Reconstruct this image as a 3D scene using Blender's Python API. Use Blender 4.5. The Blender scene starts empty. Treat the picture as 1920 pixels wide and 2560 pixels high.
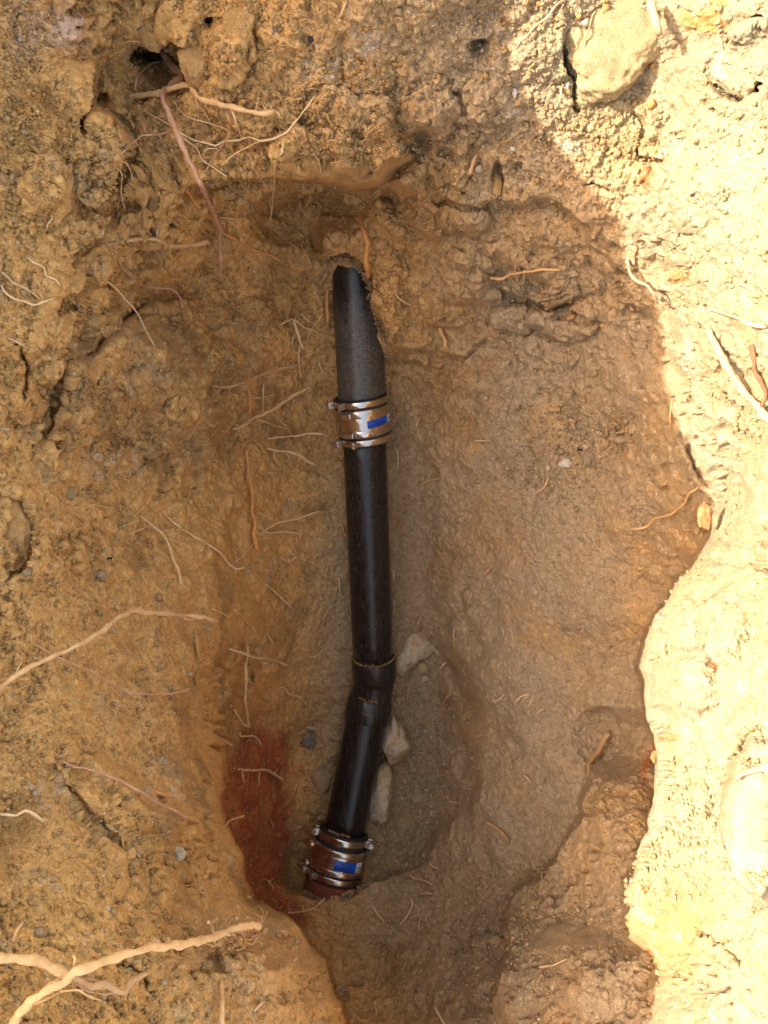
import bpy, math, random
import numpy as np
from mathutils import Vector
random.seed(7); RNG = np.random.RandomState(11)
scene = bpy.context.scene
C = scene.collection
# ------------------------------------------------------------------ camera
ZC = 0.70                      # camera height above the surrounding ground
F = 1920.0                     # focal length in photograph pixels
cam_d = bpy.data.cameras.new('camera'); cam_d.sensor_fit = 'HORIZONTAL'
cam_d.sensor_width = 36.0; cam_d.lens = 36.0; cam_d.clip_start = 0.01; cam_d.clip_end = 500
cam = bpy.data.objects.new('camera', cam_d); C.objects.link(cam)
cam.location = (0, 0, ZC); cam.rotation_euler = (0, 0, 0)
scene.camera = cam
# ------------------------------------------------------------------ light
ELEV = math.radians(35); AZ = math.radians(9)
S = Vector((-math.cos(AZ) * math.cos(ELEV), math.sin(AZ) * math.cos(ELEV), math.sin(ELEV)))  # towards the sun
sun_d = bpy.data.lights.new('sun', 'SUN'); sun_d.energy = 2.0; sun_d.angle = math.radians(0.5)
sun_d.color = (1.0, 0.92, 0.78)
sun = bpy.data.objects.new('sun', sun_d); C.objects.link(sun)
sun.rotation_euler = S.to_track_quat('Z', 'Y').to_euler(); sun.location = S * 8
world = bpy.data.worlds.new('World'); scene.world = world; world.use_nodes = True
wn = world.node_tree
sky = wn.nodes.new('ShaderNodeTexSky'); sky.sky_type = 'NISHITA'; sky.sun_disc = False
sky.sun_elevation = ELEV; sky.sun_rotation = math.atan2(S.x, S.y); sky.dust_density = 3.0
bg = wn.nodes['Background']; bg.inputs['Strength'].default_value = 0.15
wb = wn.nodes.new('ShaderNodeMix'); wb.data_type = 'RGBA'; wb.blend_type = 'MULTIPLY'; wb.inputs[0].default_value = 1.0   # warm white balance that also brightens the sky
wb.inputs[7].default_value = (1.34, 1.1, 0.82, 1); wn.links.new(sky.outputs[0], wb.inputs[6]); wn.links.new(wb.outputs[2], bg.inputs[0])
vs = scene.view_settings
vs.view_transform = 'Standard'; vs.look = 'None'; vs.gamma = 1.0; vs.use_curve_mapping = False
vs.exposure = 2.38
scene.cycles.max_bounces = 8; scene.cycles.diffuse_bounces = 5
# ------------------------------------------------------------------ helpers
def link(name, me, mat=None, parent=None):
    o = bpy.data.objects.new(name, me); C.objects.link(o)
    if mat is not None and not me.materials: me.materials.append(mat)
    if parent is not None: o.parent = parent
    return o
def tag(o, label=None, cat=None, group=None, kind=None):
    if label: o['label'] = label
    if cat: o['category'] = cat
    if group: o['group'] = group
    if kind: o['kind'] = kind
    return o
def mesh_of(name, V, Fc, smooth=True):
    me = bpy.data.meshes.new(name); me.from_pydata([tuple(map(float, v)) for v in V], [], Fc); me.update()
    me.polygons.foreach_set('use_smooth', [smooth] * len(me.polygons))
    return me
def node(nt, t, **kw):
    n = nt.nodes.new(t)
    for k, v in kw.items():
        if k in n.inputs: n.inputs[k].default_value = v
        else: setattr(n, k, v)
    return n
def mat_base(name, rough=0.9, spec=0.25):
    m = bpy.data.materials.new(name); m.use_nodes = True
    b = m.node_tree.nodes['Principled BSDF']
    b.inputs['Roughness'].default_value = rough
    b.inputs['Specular IOR Level'].default_value = spec
    return m, m.node_tree, b
def ramp(nt, fac, stops):
    r = nt.nodes.new('ShaderNodeValToRGB'); e = r.color_ramp.elements
    while len(e) < len(stops): e.new(0.5)
    for k, (p, c) in enumerate(stops):
        e[k].position = p; e[k].color = (c[0], c[1], c[2], 1) if isinstance(c, tuple) else (c, c, c, 1)
    nt.links.new(fac, r.inputs[0]); return r.outputs[0]
def mix(nt, fac, a, b, mode='MIX'):
    n = nt.nodes.new('ShaderNodeMix'); n.data_type = 'RGBA'; n.blend_type = mode
    if hasattr(fac, 'links'): nt.links.new(fac, n.inputs[0])
    else: n.inputs[0].default_value = fac
    for s, v in ((n.inputs[6], a), (n.inputs[7], b)):
        if hasattr(v, 'links'): nt.links.new(v, s)
        else: s.default_value = (v[0], v[1], v[2], 1)
    return n.outputs[2]
def noise_tex(nt, scale, detail=4, rough=0.6, coord=None, dist=0.0):
    n = nt.nodes.new('ShaderNodeTexNoise'); n.inputs['Scale'].default_value = scale
    n.inputs['Detail'].default_value = detail; n.inputs['Roughness'].default_value = rough
    n.inputs['Distortion'].default_value = dist
    if coord is not None: nt.links.new(coord, n.inputs['Vector'])
    return n.outputs['Fac']
def coordn(nt, scale=None, kind='Object'):
    tc = nt.nodes.new('ShaderNodeTexCoord'); out = tc.outputs[kind]
    if scale:
        mp = nt.nodes.new('ShaderNodeMapping'); mp.inputs['Scale'].default_value = scale
        nt.links.new(out, mp.inputs[0]); out = mp.outputs[0]
    return out
def bump(nt, b, h, strength=0.5, dist=0.002, prev=None):
    n = nt.nodes.new('ShaderNodeBump'); n.inputs['Strength'].default_value = strength
    n.inputs['Distance'].default_value = dist; nt.links.new(h, n.inputs['Height'])
    if prev is not None: nt.links.new(prev, n.inputs['Normal'])
    if b is not None: nt.links.new(n.outputs[0], b.inputs['Normal'])
    return n.outputs[0]
# ------------------------------------------------------------------ numpy noise
def _hash(ix, iy, iz, seed):
    h = (ix.astype(np.uint32) * np.uint32(374761393) + iy.astype(np.uint32) * np.uint32(668265263)
         + iz.astype(np.uint32) * np.uint32(2147483647) + np.uint32(seed * 1274126177 & 0xffffffff))
    h ^= h >> np.uint32(13); h *= np.uint32(1274126177); h ^= h >> np.uint32(16)
    h *= np.uint32(2246822519); h ^= h >> np.uint32(13)
    return h
G3 = RNG.normal(size=(256, 3)); G3 = (G3 / np.linalg.norm(G3, axis=1)[:, None]).astype(np.float32)
def perlin(P, seed=0):
    P = P.astype(np.float32); I = np.floor(P).astype(np.int32); f = P - I
    w = f * f * f * (f * (f * 6 - 15) + 10); out = np.zeros(len(P), np.float32)
    for dx in (0, 1):
        wx = w[:, 0] if dx else 1 - w[:, 0]
        for dy in (0, 1):
            wy = w[:, 1] if dy else 1 - w[:, 1]
            for dz in (0, 1):
                wz = w[:, 2] if dz else 1 - w[:, 2]
                g = G3[_hash(I[:, 0] + dx, I[:, 1] + dy, I[:, 2] + dz, seed) & np.uint32(255)]
                d = g[:, 0] * (f[:, 0] - dx) + g[:, 1] * (f[:, 1] - dy) + g[:, 2] * (f[:, 2] - dz)
                out += wx * wy * wz * d
    return out * 1.6
def fbm(P, freq, octs, seed=0, gain=0.5, ridged=False):
    o = 0; a = 1.0
    for k in range(octs):
        n = perlin(P * (freq * 2.03 ** k) + 17.3 * k, seed + k)
        if ridged: n = 1 - 2 * np.abs(n)
        o = o + a * n; a *= gain
    return o
def worley(P, freq, seed=0):
    """F1 distance and a random id per nearest cell"""
    Q = (P * freq).astype(np.float32); I = np.floor(Q).astype(np.int32)
    best = np.full(len(Q), 9.0, np.float32); sec = best.copy(); rid = np.zeros(len(Q), np.float32)
    for dx in (-1, 0, 1):
        for dy in (-1, 0, 1):
            for dz in (-1, 0, 1):
                cx, cy, cz = I[:, 0] + dx, I[:, 1] + dy, I[:, 2] + dz
                h = _hash(cx, cy, cz, seed)
                jx = (h & np.uint32(1023)).astype(np.float32) / 1023
                jy = ((h >> np.uint32(10)) & np.uint32(1023)).astype(np.float32) / 1023
                jz = ((h >> np.uint32(20)) & np.uint32(1023)).astype(np.float32) / 1023
                d = np.sqrt((cx + jx - Q[:, 0]) ** 2 + (cy + jy - Q[:, 1]) ** 2 + (cz + jz - Q[:, 2]) ** 2)
                m = d < best
                sec = np.where(m, best, np.minimum(sec, d))
                rid = np.where(m, jx, rid); best = np.where(m, d, best)
    return best, sec, rid
def sstep(a, b, x):
    t = np.clip((x - a) / (b - a), 0, 1); return t * t * (3 - 2 * t)
# photograph measurements are kept on a 1659 x 2212 sheet; k turns them into ray slopes
SC = 1920 / 1659.0
def ray(x, y):
    return (x * SC - 960) / F, (1280 - y * SC) / F
def pt(x, y, D):
    u, v = ray(x, y); return Vector((u * D, v * D, ZC - D))
SOIL_OCHRE = (.61, .350, .122); SOIL_GREY = (.375, .278, .172); SOIL_SUNLIT = (.335, .278, .172); SOIL_RED = (.36, .098, .038); SOIL_DARK_SHADE = (.44, .262, .108); SOIL_SHADE = (.29, .200, .112)  # sunlit-bank and trench-floor colours have light and shade painted in
# ------------------------------------------------------------------ the pit: depths surveyed at points (x, y, depth below the camera)
BASE = [(0,0,1.08),(0,250,1.09),(0,500,1.11),(0,750,1.14),(0,950,1.16),(0,1150,1.15),(0,1400,1.11),(0,1650,1.05),(0,1900,.98),(0,2212,.9),
 (150,0,1.12),(150,250,1.16),(170,500,1.2),(120,700,1.2),(110,950,1.27),(150,1150,1.25),(150,1400,1.2),(150,1650,1.12),(150,1900,1.04),(150,2212,.95),
 (300,0,1.2),(300,200,1.3),(300,350,1.27),(320,500,1.36),(300,650,1.45),(300,800,1.42),(300,950,1.47),(300,1150,1.42),(300,1400,1.33),(280,1600,1.24),(280,1800,1.15),(280,2000,1.08),(280,2212,1.0),
 (450,0,1.16),(450,180,1.2),(450,330,1.3),(450,450,1.42),(450,620,1.6),(450,800,1.56),(450,950,1.62),(450,1150,1.6),(430,1300,1.52),(420,1450,1.45),(400,1600,1.37),(400,1800,1.28),(400,2000,1.15),
 (600,0,1.13),(600,180,1.2),(600,330,1.3),(600,400,1.42),(600,500,1.6),(600,650,1.7),(600,800,1.78),(600,950,1.85),(600,1150,1.85),(560,1300,1.78),(560,1450,1.84),(560,1600,1.92),(600,1750,2.0),(600,1880,2.0),(640,1960,1.93),
 (680,620,1.75),(700,800,1.84),(700,950,1.93),(710,1100,1.97),(700,1250,1.99),(700,1400,2.05),(690,1550,2.08),(670,1750,2.09),(650,1900,2.07),
 (780,0,1.1),(780,200,1.2),(780,330,1.27),(790,395,1.4),(770,480,1.62),(770,530,1.64),
 (800,620,1.76),(800,800,1.83),(800,1000,1.92),(800,1200,1.99),(800,1400,2.06),(790,1550,2.09),(740,1750,2.06),(720,1870,2.04),(725,1925,1.945),(690,1950,1.965),(760,1945,1.945),
 (870,480,1.5),(860,560,1.62),(860,640,1.67),(880,740,1.72),(870,800,1.84),(890,950,1.93),(900,1100,1.98),(890,1250,2.03),(900,1400,2.08),(900,1550,2.11),(890,1700,2.11),(860,1850,2.08),(790,1960,2.05),
 (950,0,1.1),(950,200,1.2),(950,380,1.32),(980,500,1.42),(980,620,1.56),(980,720,1.68),(1000,820,1.74),(1000,950,1.8),(970,1100,1.9),(960,1250,1.98),(960,1400,2.05),(970,1550,2.07),(970,1700,2.06),(930,1820,2.05),(880,1960,1.97),
 (1040,1150,1.82),(1050,1300,1.85),(1050,1450,1.87),(1050,1600,1.88),(1050,1750,1.86),(1010,1850,1.9),(960,1960,1.9),(860,2080,1.88),(760,2060,1.95),(820,2212,1.78),
 (1100,0,1.1),(1100,200,1.18),(1100,400,1.3),(1130,520,1.38),(1150,640,1.52),(1130,760,1.6),(1150,900,1.62),(1150,1050,1.66),(1170,1200,1.68),(1180,1350,1.7),(1180,1500,1.72),(1180,1650,1.72),(1150,1800,1.74),(1080,1950,1.76),(1000,2080,1.75),(980,2212,1.66),
 (1250,0,1.08),(1250,200,1.14),(1250,380,1.22),(1270,520,1.3),(1290,650,1.4),(1300,800,1.46),(1300,950,1.5),(1310,1150,1.54),(1310,1300,1.56),(1290,1450,1.6),(1300,1600,1.62),(1310,1750,1.5),(1250,1900,1.52),(1190,2000,1.5),(1130,2100,1.5),(1130,2212,1.42),
 (1330,1850,1.4),(1320,2000,1.36),(1280,2130,1.3),(1290,2212,1.26),
 (1400,0,1.08),(1400,200,1.14),(1400,350,1.16),(1400,500,1.18),(1420,650,1.24),(1440,800,1.25),(1450,950,1.28),(1470,1100,1.33),(1440,1250,1.48),(1420,1500,1.5),(1430,1700,1.45),
 (1530,0,1.04),(1530,200,1.07),(1530,400,1.06),(1540,600,1.08),(1550,800,1.12),(1570,1000,1.15),(1600,1150,1.15),(1550,1400,1.3),(1550,1800,1.25),(1450,2000,1.2),(1450,2212,1.12),
 (1659,0,1.0),(1659,250,1.02),(1659,500,1.0),(1659,750,1.0),(1659,1000,1.02),(1659,1400,1.0),(1659,1800,1.0),(1659,2212,.95)]
# the nearer sunlit shoulder on the right, and the nearer shoulder at lower left
RIGHT = [(1400,1200,1.16),(1540,1120,1.12),(1380,1400,1.08),(1420,1600,1.06),(1410,1800,1.07),(1340,1960,1.12),(1400,2100,1.12),(1380,2212,1.12),
 (1500,1250,1.06),(1500,1500,1.0),(1520,1750,.99),(1480,1950,1.03),(1500,2100,1.04),(1659,1100,.98),(1659,1300,.95),(1659,1550,.9),(1659,1800,.88),(1659,2000,.9),(1659,2212,.93),(1560,1700,.96),(1560,2212,.98),(1600,900,1.06)]
LEFT = [(0,1800,1.0),(200,1800,1.08),(350,1750,1.2),(450,1700,1.36),(480,1850,1.34),(560,1960,1.32),(640,1985,1.34),(700,2080,1.34),(760,2212,1.3),(620,2100,1.22),(500,2050,1.16),(620,2212,1.16),
 (350,1950,1.1),(350,2212,1.0),(180,2000,.97),(180,2212,.9),(0,2000,.91),(0,2212,.84),(300,1500,1.33),(0,1500,1.03)]
def tps(anc, X, Y, lam=2e-3):
    A = np.array(anc, float); p = A[:, :2] / 1000; v = A[:, 2]; n = len(p)
    def k(r2): return 0.5 * r2 * np.log(r2 + 1e-9)
    r2 = ((p[:, None] - p[None]) ** 2).sum(-1)
    M = np.zeros((n + 3, n + 3)); M[:n, :n] = k(r2) + lam * np.eye(n) * .1
    M[:n, n] = 1; M[:n, n + 1:] = p; M[n, :n] = 1; M[n + 1:, :n] = p.T
    w = np.linalg.solve(M, np.concatenate([v, [0, 0, 0]]))
    out = w[n] + w[n + 1] * X / 1000 + w[n + 2] * Y / 1000
    for i in range(n):
        out = out + w[i] * k((X / 1000 - p[i, 0]) ** 2 + (Y / 1000 - p[i, 1]) ** 2)
    return out
STEP = 1.85; MARG = 90
gx = np.arange(-MARG, 1659 + MARG, STEP); gy = np.arange(-MARG, 2212 + MARG, STEP)
NX, NY = len(gx), len(gy)
cx = np.linspace(-MARG - 5, 1659 + MARG + 5, 150); cy = np.linspace(-MARG - 5, 2212 + MARG + 5, 190)
CX, CY = np.meshgrid(cx, cy)
def upsample(Z, qx, qy):
    fx = (qx - cx[0]) / (cx[1] - cx[0]); fy = (qy - cy[0]) / (cy[1] - cy[0])
    def cub(t):
        return np.stack([-.5*t+t*t-.5*t**3, 1-2.5*t*t+1.5*t**3, .5*t+2*t*t-1.5*t**3, -.5*t*t+.5*t**3])
    ix = np.clip(np.floor(fx).astype(int), 1, len(cx) - 3); iy = np.clip(np.floor(fy).astype(int), 1, len(cy) - 3)
    wx = cub(fx - ix); wy = cub(fy - iy); o = 0
    for a in range(4):
        for b in range(4): o = o + wy[a] * wx[b] * Z[iy + a - 1, ix + b - 1]
    return o
GX, GY = np.meshgrid(gx, gy)
x0, y0 = GX.ravel(), GY.ravel()
q2 = np.stack([x0, y0, np.zeros_like(x0)], 1)
wxx = 9 * fbm(q2, 1 / 55., 3, 3, .45); wyy = 9 * fbm(q2, 1 / 55., 3, 9, .45)     # ragged outlines
xw, yw = x0 + wxx, y0 + wyy
ccx, ccy = np.clip(CX, -40, 1700), np.clip(CY, -40, 2252)
base = upsample(tps(BASE, ccx, ccy), xw, yw)
Dr = upsample(tps(RIGHT, ccx, ccy), xw, yw); Dl = upsample(tps(LEFT, ccx, ccy), xw, yw)
def inside_signed(poly, X, Y):
    """signed distance, positive inside the closed outline"""
    P = np.array(poly, float); d = np.full(X.shape, 1e9); ins = np.zeros(X.shape, bool)
    for i in range(len(P)):
        a, b = P[i], P[(i + 1) % len(P)]; e = b - a
        t = np.clip(((X - a[0]) * e[0] + (Y - a[1]) * e[1]) / (e @ e), 0, 1)
        d = np.minimum(d, np.hypot(X - a[0] - t * e[0], Y - a[1] - t * e[1]))
        c = ((a[1] > Y) != (b[1] > Y)); s = e[1] if e[1] else 1e-9
        ins ^= c & (X < e[0] * (Y - a[1]) / s + a[0])
    return np.where(ins, d, -d)
def line_signed(pl, X, Y):
    """distance to an open line, its sign telling the side (positive = right of travel), and position along it"""
    P = np.array(pl, float); d = np.full(X.shape, 1e9); sg = np.ones(X.shape); pos = np.zeros(X.shape)
    for i in range(len(P) - 1):
        a, b = P[i], P[i + 1]; e = b - a
        t = np.clip(((X - a[0]) * e[0] + (Y - a[1]) * e[1]) / (e @ e), 0, 1)
        rx, ry = X - a[0] - t * e[0], Y - a[1] - t * e[1]; dd = np.hypot(rx, ry); m = dd < d
        d = np.where(m, dd, d); sg = np.where(m, np.sign(e[0] * ry - e[1] * rx), sg); pos = np.where(m, (i + t) / (len(P) - 1), pos)
    return d, sg, pos
RIM_R = [(1640,1010),(1560,1060),(1540,1120),(1535,1165),(1500,1210),(1455,1260),(1420,1320),(1380,1400),(1378,1440),(1395,1500),(1405,1560),(1412,1640),(1408,1720),(1395,1790),(1375,1850),(1345,1910),
         (1340,1960),(1352,2010),(1400,2060),(1425,2110),(1410,2160),(1400,2400),(1900,2400),(1900,1010)]
RIM_L = [(380,1480),(430,1560),(470,1640),(478,1740),(495,1800),(525,1850),(530,1900),(560,1948),(605,1965),(640,1985),(665,2030),(705,2075),(722,2130),(750,2212),(790,2400),(-300,2400),(-300,1480)]
sR = inside_signed(RIM_R, xw, yw); sL = inside_signed(RIM_L, xw, yw)
fade = sstep(1010, 1200, yw)
D = base
mR = sstep(-4, 5, sR)
Dr = Dr + .05 * np.exp(-np.maximum(sR, 0) / 14.)                     # the shoulder rounds over at its edge
D = D * (1 - mR) + (D * (1 - fade) + Dr * fade) * mR
mL = sstep(-4, 5, sL); fl = sstep(1560, 1800, yw)
Dl = Dl + .06 * np.exp(-np.maximum(sL, 0) / 22.)
D = D * (1 - mL) + (D * (1 - fl) + np.minimum(Dl, D + .02) * fl) * mL
rough = np.ones_like(D); tint = np.ones((len(D), 3))
# ledges: (line, height, width of the drop, how far the swelling reaches); the right-hand side of travel stands proud
LEDGES = [
 ([(200,120),(205,230),(290,330),(245,420),(215,470)], .07, 9, 90),
 ([(470,640),(380,640),(300,660),(270,700),(215,755),(150,790),(130,880),(105,960),(60,1010)], -.05, 7, 80),
 ([(390,420),(480,395),(590,385),(700,395),(790,400),(845,360),(905,330)][::-1], .145, 9, 80),
 ([(845,370),(860,440),(905,500),(960,520)][::-1], .05, 7, 60),
 ([(150,560),(210,520),(250,450),(330,425)], -.035, 7, 50),
 ([(920,340),(945,430),(1010,440),(1090,445),(1180,430),(1240,470),(1290,510)], -.045, 9, 60),
 ([(1070,610),(1130,650),(1190,665),(1240,650),(1265,640)], -.05, 6, 50),
 ([(850,760),(930,765),(1010,770),(1060,720)], -.03, 6, 55),
 ([(830,785),(880,780),(930,790)], -.03, 5, 35),
 ([(1250,800),(1200,790),(1130,760)], .02, 6, 40),
 ([(1265,1640),(1270,1690),(1255,1740),(1260,1760),(1230,1790),(1205,1850),(1160,1890),(1120,1910),(1095,1960),(1098,2040),(1075,2120),(1040,2212)], -.10, 7, 80),
 ([(950,1190),(955,1300),(975,1400),(1010,1520),(1018,1640),(1005,1720),(960,1790),(900,1850),(850,1880)], -.055, 24, 70),
 ([(1010,1300),(1035,1420),(1050,1500),(1100,1600),(1180,1660),(1260,1700)], -.03, 22, 70),
 ([(1080,1590),(1130,1650),(1190,1670)], .02, 8, 40),
 ([(480,1540),(490,1450),(520,1400),(560,1420)], .07, 8, 50),
 ([(0,1060),(50,1085),(68,1150),(66,1210),(40,1240),(0,1255)], -.03, 5, 50),
 ([(620,1560),(600,1680),(605,1800),(640,1900)], .03, 14, 50),
 ([(110,1640),(140,1700),(190,1760),(250,1810),(280,1900)], -.02, 9, 50),
 ([(250,1830),(265,1900),(250,1960),(275,2000)], .02, 7, 45),
 ([(420,1850),(440,1950),(480,2020),(500,2100)], -.02, 9, 45),
 ([(650,1000),(640,1100),(690,1200),(650,1320)], -.02, 14, 60),
 ([(740,1960),(800,1950),(850,1965),(800,1995)], -.02, 6, 30),
 ([(230,1230),(180,1320),(200,1400)], -.015, 12, 40),
 ([(420,1230),(440,1290),(420,1350)], -.02, 6, 30),
 ([(1220,60),(1215,110),(1240,170)], .02, 6, 40), ([(540,60),(560,110),(530,150),(500,200)], .03, 6, 40),
 ([(1530,180),(1600,215),(1659,190)], .03, 4, 50), ([(1360,240),(1400,270),(1380,330),(1440,350)], -.02, 6, 40),
 ([(1560,70),(1610,60),(1659,40)], .03, 5, 40), ([(1640,1560),(1590,1640),(1562,1740),(1575,1850),(1620,1920),(1659,1960)], -.06, 6, 60),
 ([(1500,2010),(1560,2040),(1600,2100)], .02, 6, 30), ([(1440,2130),(1500,2150),(1590,2120)], -.025, 5, 40)]
for pl, h, w, reach in LEDGES:
    d, sg, pos = line_signed(pl, xw, yw); s = d * sg * np.sign(h); end = sstep(0, .12, pos) * sstep(0, .12, 1 - pos)
    end = np.maximum(end, 0) * np.exp(-np.maximum(d - reach * 3, 0) / 50)
    w = w * 1.5
    near = sstep(-w, w, s) * np.exp(-np.maximum(s, 0) / reach); far = (1 - sstep(-w, w, s)) * np.exp(-np.maximum(-s, 0) / (reach * .4))
    D = D - abs(h) * end * (.75 * near - .35 * far)
CRACKS = [([(330,655),(285,675),(265,705),(210,755)], .035, 4), ([(345,25),(350,60),(345,110)], .03, 4),
 ([(185,290),(200,230),(235,210)], .03, 6), ([(720,415),(690,395),(640,400)], .02, 10), ([(1530,185),(1565,215),(1600,220),(1640,195)], .03, 3.5),
 ([(1265,400),(1320,410)], .03, 3),
 ([(1220,100),(1240,170),(1245,240)], .02, 3), ([(110,1640),(140,1710),(180,1750),(240,1800),(270,1840)], .008, 4),
 ([(430,1420),(420,1480),(415,1350)], .02, 4), ([(960,1420),(990,1500),(1020,1570)], .015, 6), 
 ([(490,1450),(495,1490)], .04, 8), ([(560,455),(600,470)], .02, 4), ([(1150,655),(1190,668),(1240,655)], .03, 4), 
 ([(1540,1060),(1500,1010),(1480,960)], .02, 4), ([(50,860),(55,800),(48,760)], .02, 5), ([(255,2080),(300,2100),(330,2150)], .012, 4)]
for pl, h, w in CRACKS:
    d, sg, pos = line_signed(pl, xw, yw)
    D = D + h * np.exp(-(d / (w * 1.3)) ** 2) * np.minimum(1, 6 * np.minimum(pos, 1 - pos) + .25)
# lumps standing out of the walls: x, y, half-width, half-height, turn, height, edge sharpness
LUMPS = [(370,150,70,60,.3,-.09,2),(455,55,9,12,0,-.06,2),(1075,385,16,50,-.05,-.03,3),(1030,100,32,20,.2,-.025,2),(900,310,36,34,.2,-.04,2),
 (690,330,120,60,.1,.04,2),(480,110,55,70,.1,.03,3),(240,620,90,110,.2,.02,2),(300,830,150,150,0,.03,2),(210,900,70,80,0,.02,2),(560,700,60,60,0,.025,2),
 (110,1210,70,70,0,.02,2),(1150,130,60,60,0,.012,2),(1260,2100,120,100,.5,.03,2),(1340,1760,70,90,.2,.04,3),(1010,1290,18,22,0,.018,3),
 (1220,690,80,50,.1,.04,3),(1120,690,60,30,.1,.03,3),(1010,600,70,60,.1,.03,2),(960,660,60,50,.2,.02,2),(600,470,70,60,0,-.04,2),(740,440,60,40,0,-.04,2),
 (1320,1430,160,90,0,-.03,2),(1330,1600,100,80,.3,-.05,2),(1290,1000,110,140,.2,-.02,2),(1520,1120,16,34,0,.02,3),(750,1960,80,25,.1,.02,3),(840,1970,50,30,.1,.03,3),
 (250,1720,120,60,.6,.03,2),(80,1620,80,120,.4,.02,2),(330,2050,60,80,.3,.02,2),(560,2080,80,70,.2,.03,2),(1510,420,60,90,.4,.015,2),(1370,640,70,50,.3,.02,2),(1500,750,60,80,.1,.02,2),
 (1480,1480,70,90,.2,.025,2),(1560,1350,60,80,.1,.02,2),(1480,1750,60,80,.1,.02,2),(1420,1400,26,40,.1,.015,2),(520,1180,60,90,.2,-.02,2),(150,1080,60,50,0,-.015,2),(515,1458,34,55,-.1,-.09,2),(320,120,45,22,-.1,-.07,2),(860,440,40,60,-.2,-.05,2),(1240,690,60,16,.1,-.03,3),
 (330,760,60,40,.3,.02,2),(430,900,80,60,.2,.025,2),(660,470,110,75,.1,-.07,2),(820,500,60,70,.2,.04,3),(900,420,40,90,-.3,.035,2),(925,1500,60,260,0,-.035,2),(900,1100,50,200,0,-.03,2),(690,900,40,160,0,-.02,2),(500,780,60,50,.5,.02,2),(250,990,60,40,.2,.02,2),(1100,560,70,40,.2,.025,2),(1180,590,50,40,.3,.02,3),(1000,470,60,45,.1,.03,3),(930,250,70,60,.4,.02,2),(1060,220,60,70,.2,.018,2),(720,240,70,60,.2,.025,2),(560,250,80,60,.1,.02,2),(100,400,60,90,.1,.025,2),(60,250,50,70,.1,.02,2),(140,620,60,60,.1,.025,2),(60,860,50,60,.2,.02,2)]
for lx, ly, ra, rb, an, h, sh in LUMPS:
    c, s = math.cos(an), math.sin(an); X = xw - lx; Y = yw - ly
    r = np.sqrt(((c * X + s * Y) / ra) ** 2 + ((-s * X + c * Y) / rb) ** 2)
    D = D - h * np.clip(1 - r ** sh, 0, 1) ** (.8 if sh > 2 else 1)
# soft ground lies against the pipe; it also drapes over its buried upper end
soil_lip = inside_signed([(672,380),(676,552),(706,560),(722,556),(745,547),(772,562),(800,596),(802,655),(818,690),(834,735),(846,778),(905,780),(905,380)], x0 + .15 * wxx, y0 + .15 * wyy)
lw = sstep(-5, 7, soil_lip) * sstep(440, 522, y0) * np.maximum(sstep(668, 712, x0), sstep(535, 555, y0)) * (1 - sstep(845, 905, x0)) * (1 - sstep(690, 775, y0) * sstep(838, 862, x0))
lip_d = 1.60 + (y0 - 550) / 230 * .10 - .02 * sstep(0, 40, soil_lip) + .010 * fbm(q2, 1 / 30., 3, 77)
D = D * (1 - lw) + np.minimum(D, lip_d) * lw
def blob(lx, ly, ra, rb, edge=.5, an=0.0):
    c, s = math.cos(an), math.sin(an); X = xw - lx; Y = yw - ly
    r = np.sqrt(((c * X + s * Y) / ra) ** 2 + ((-s * X + c * Y) / rb) ** 2); return 1 - sstep(1 - edge, 1 + edge, r)
d, sg, _ = line_signed([(560,1885),(640,1922),(700,1950),(750,1940),(800,1908),(900,1870)], xw, yw)
mm = sstep(-4, 7, d * sg) * blob(750, 1985, 190, 100, .7); D = D * (1 - mm) + np.minimum(D, 1.908 + .004 * fbm(q2, 1 / 40., 3, 79)) * mm
# smoother, scraped or dusty stretches
for b in ((1200,1350,230,420,.5),(1080,1650,260,330,.5),(870,1350,110,420,.4),(620,1300,130,260,.5),(1150,1050,170,120,.5),(300,1350,220,160,.5),(120,1800,160,140,.5),(1000,2080,180,160,.5),(560,1780,90,160,.4)):
    rough = rough * (1 - .5 * blob(*b))
for b in ((300,850,230,190,.4),(400,330,200,140,.5),(850,300,260,120,.5),(200,430,110,120,.5),(1370,300,120,80,.5),(1000,600,200,90,.5),(1500,2130,140,60,.5)):
    rough = rough * (1 + .55 * blob(*b))
eastline = [(1200,-200),(1190,0),(1130,85),(1165,170),(1220,290),(1290,370),(1375,470),(1380,560),(1425,620),(1448,720),(1450,800),(1478,900),(1520,985),(1560,1060)]
d, sg, _ = line_signed(eastline, xw, yw); smooth_e = np.maximum(sstep(40, 190, -d * sg) * (yw < 1070), sR > 0)
rough = rough * (1 - .55 * smooth_e) * (1 - .45 * np.maximum(mL, blob(150, 1950, 330, 330, .4))) * (1 - .5 * blob(430, 1560, 90, 260, .5)) * (1 - .5 * blob(1210, 220, 110, 160, .5)) * (1 - .5 * blob(1280, 2120, 140, 120, .5)) * (1 - .75 * blob(1480, 860, 90, 260, .5))
D = np.where(D < 1.85, 1.85 - (1.85 - D) * 1.11, D)
rough = rough * (1 - .6 * blob(765, 570, 70, 45, .5)) * (1 - .6 * blob(780, 1980, 200, 90, .5))
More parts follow.
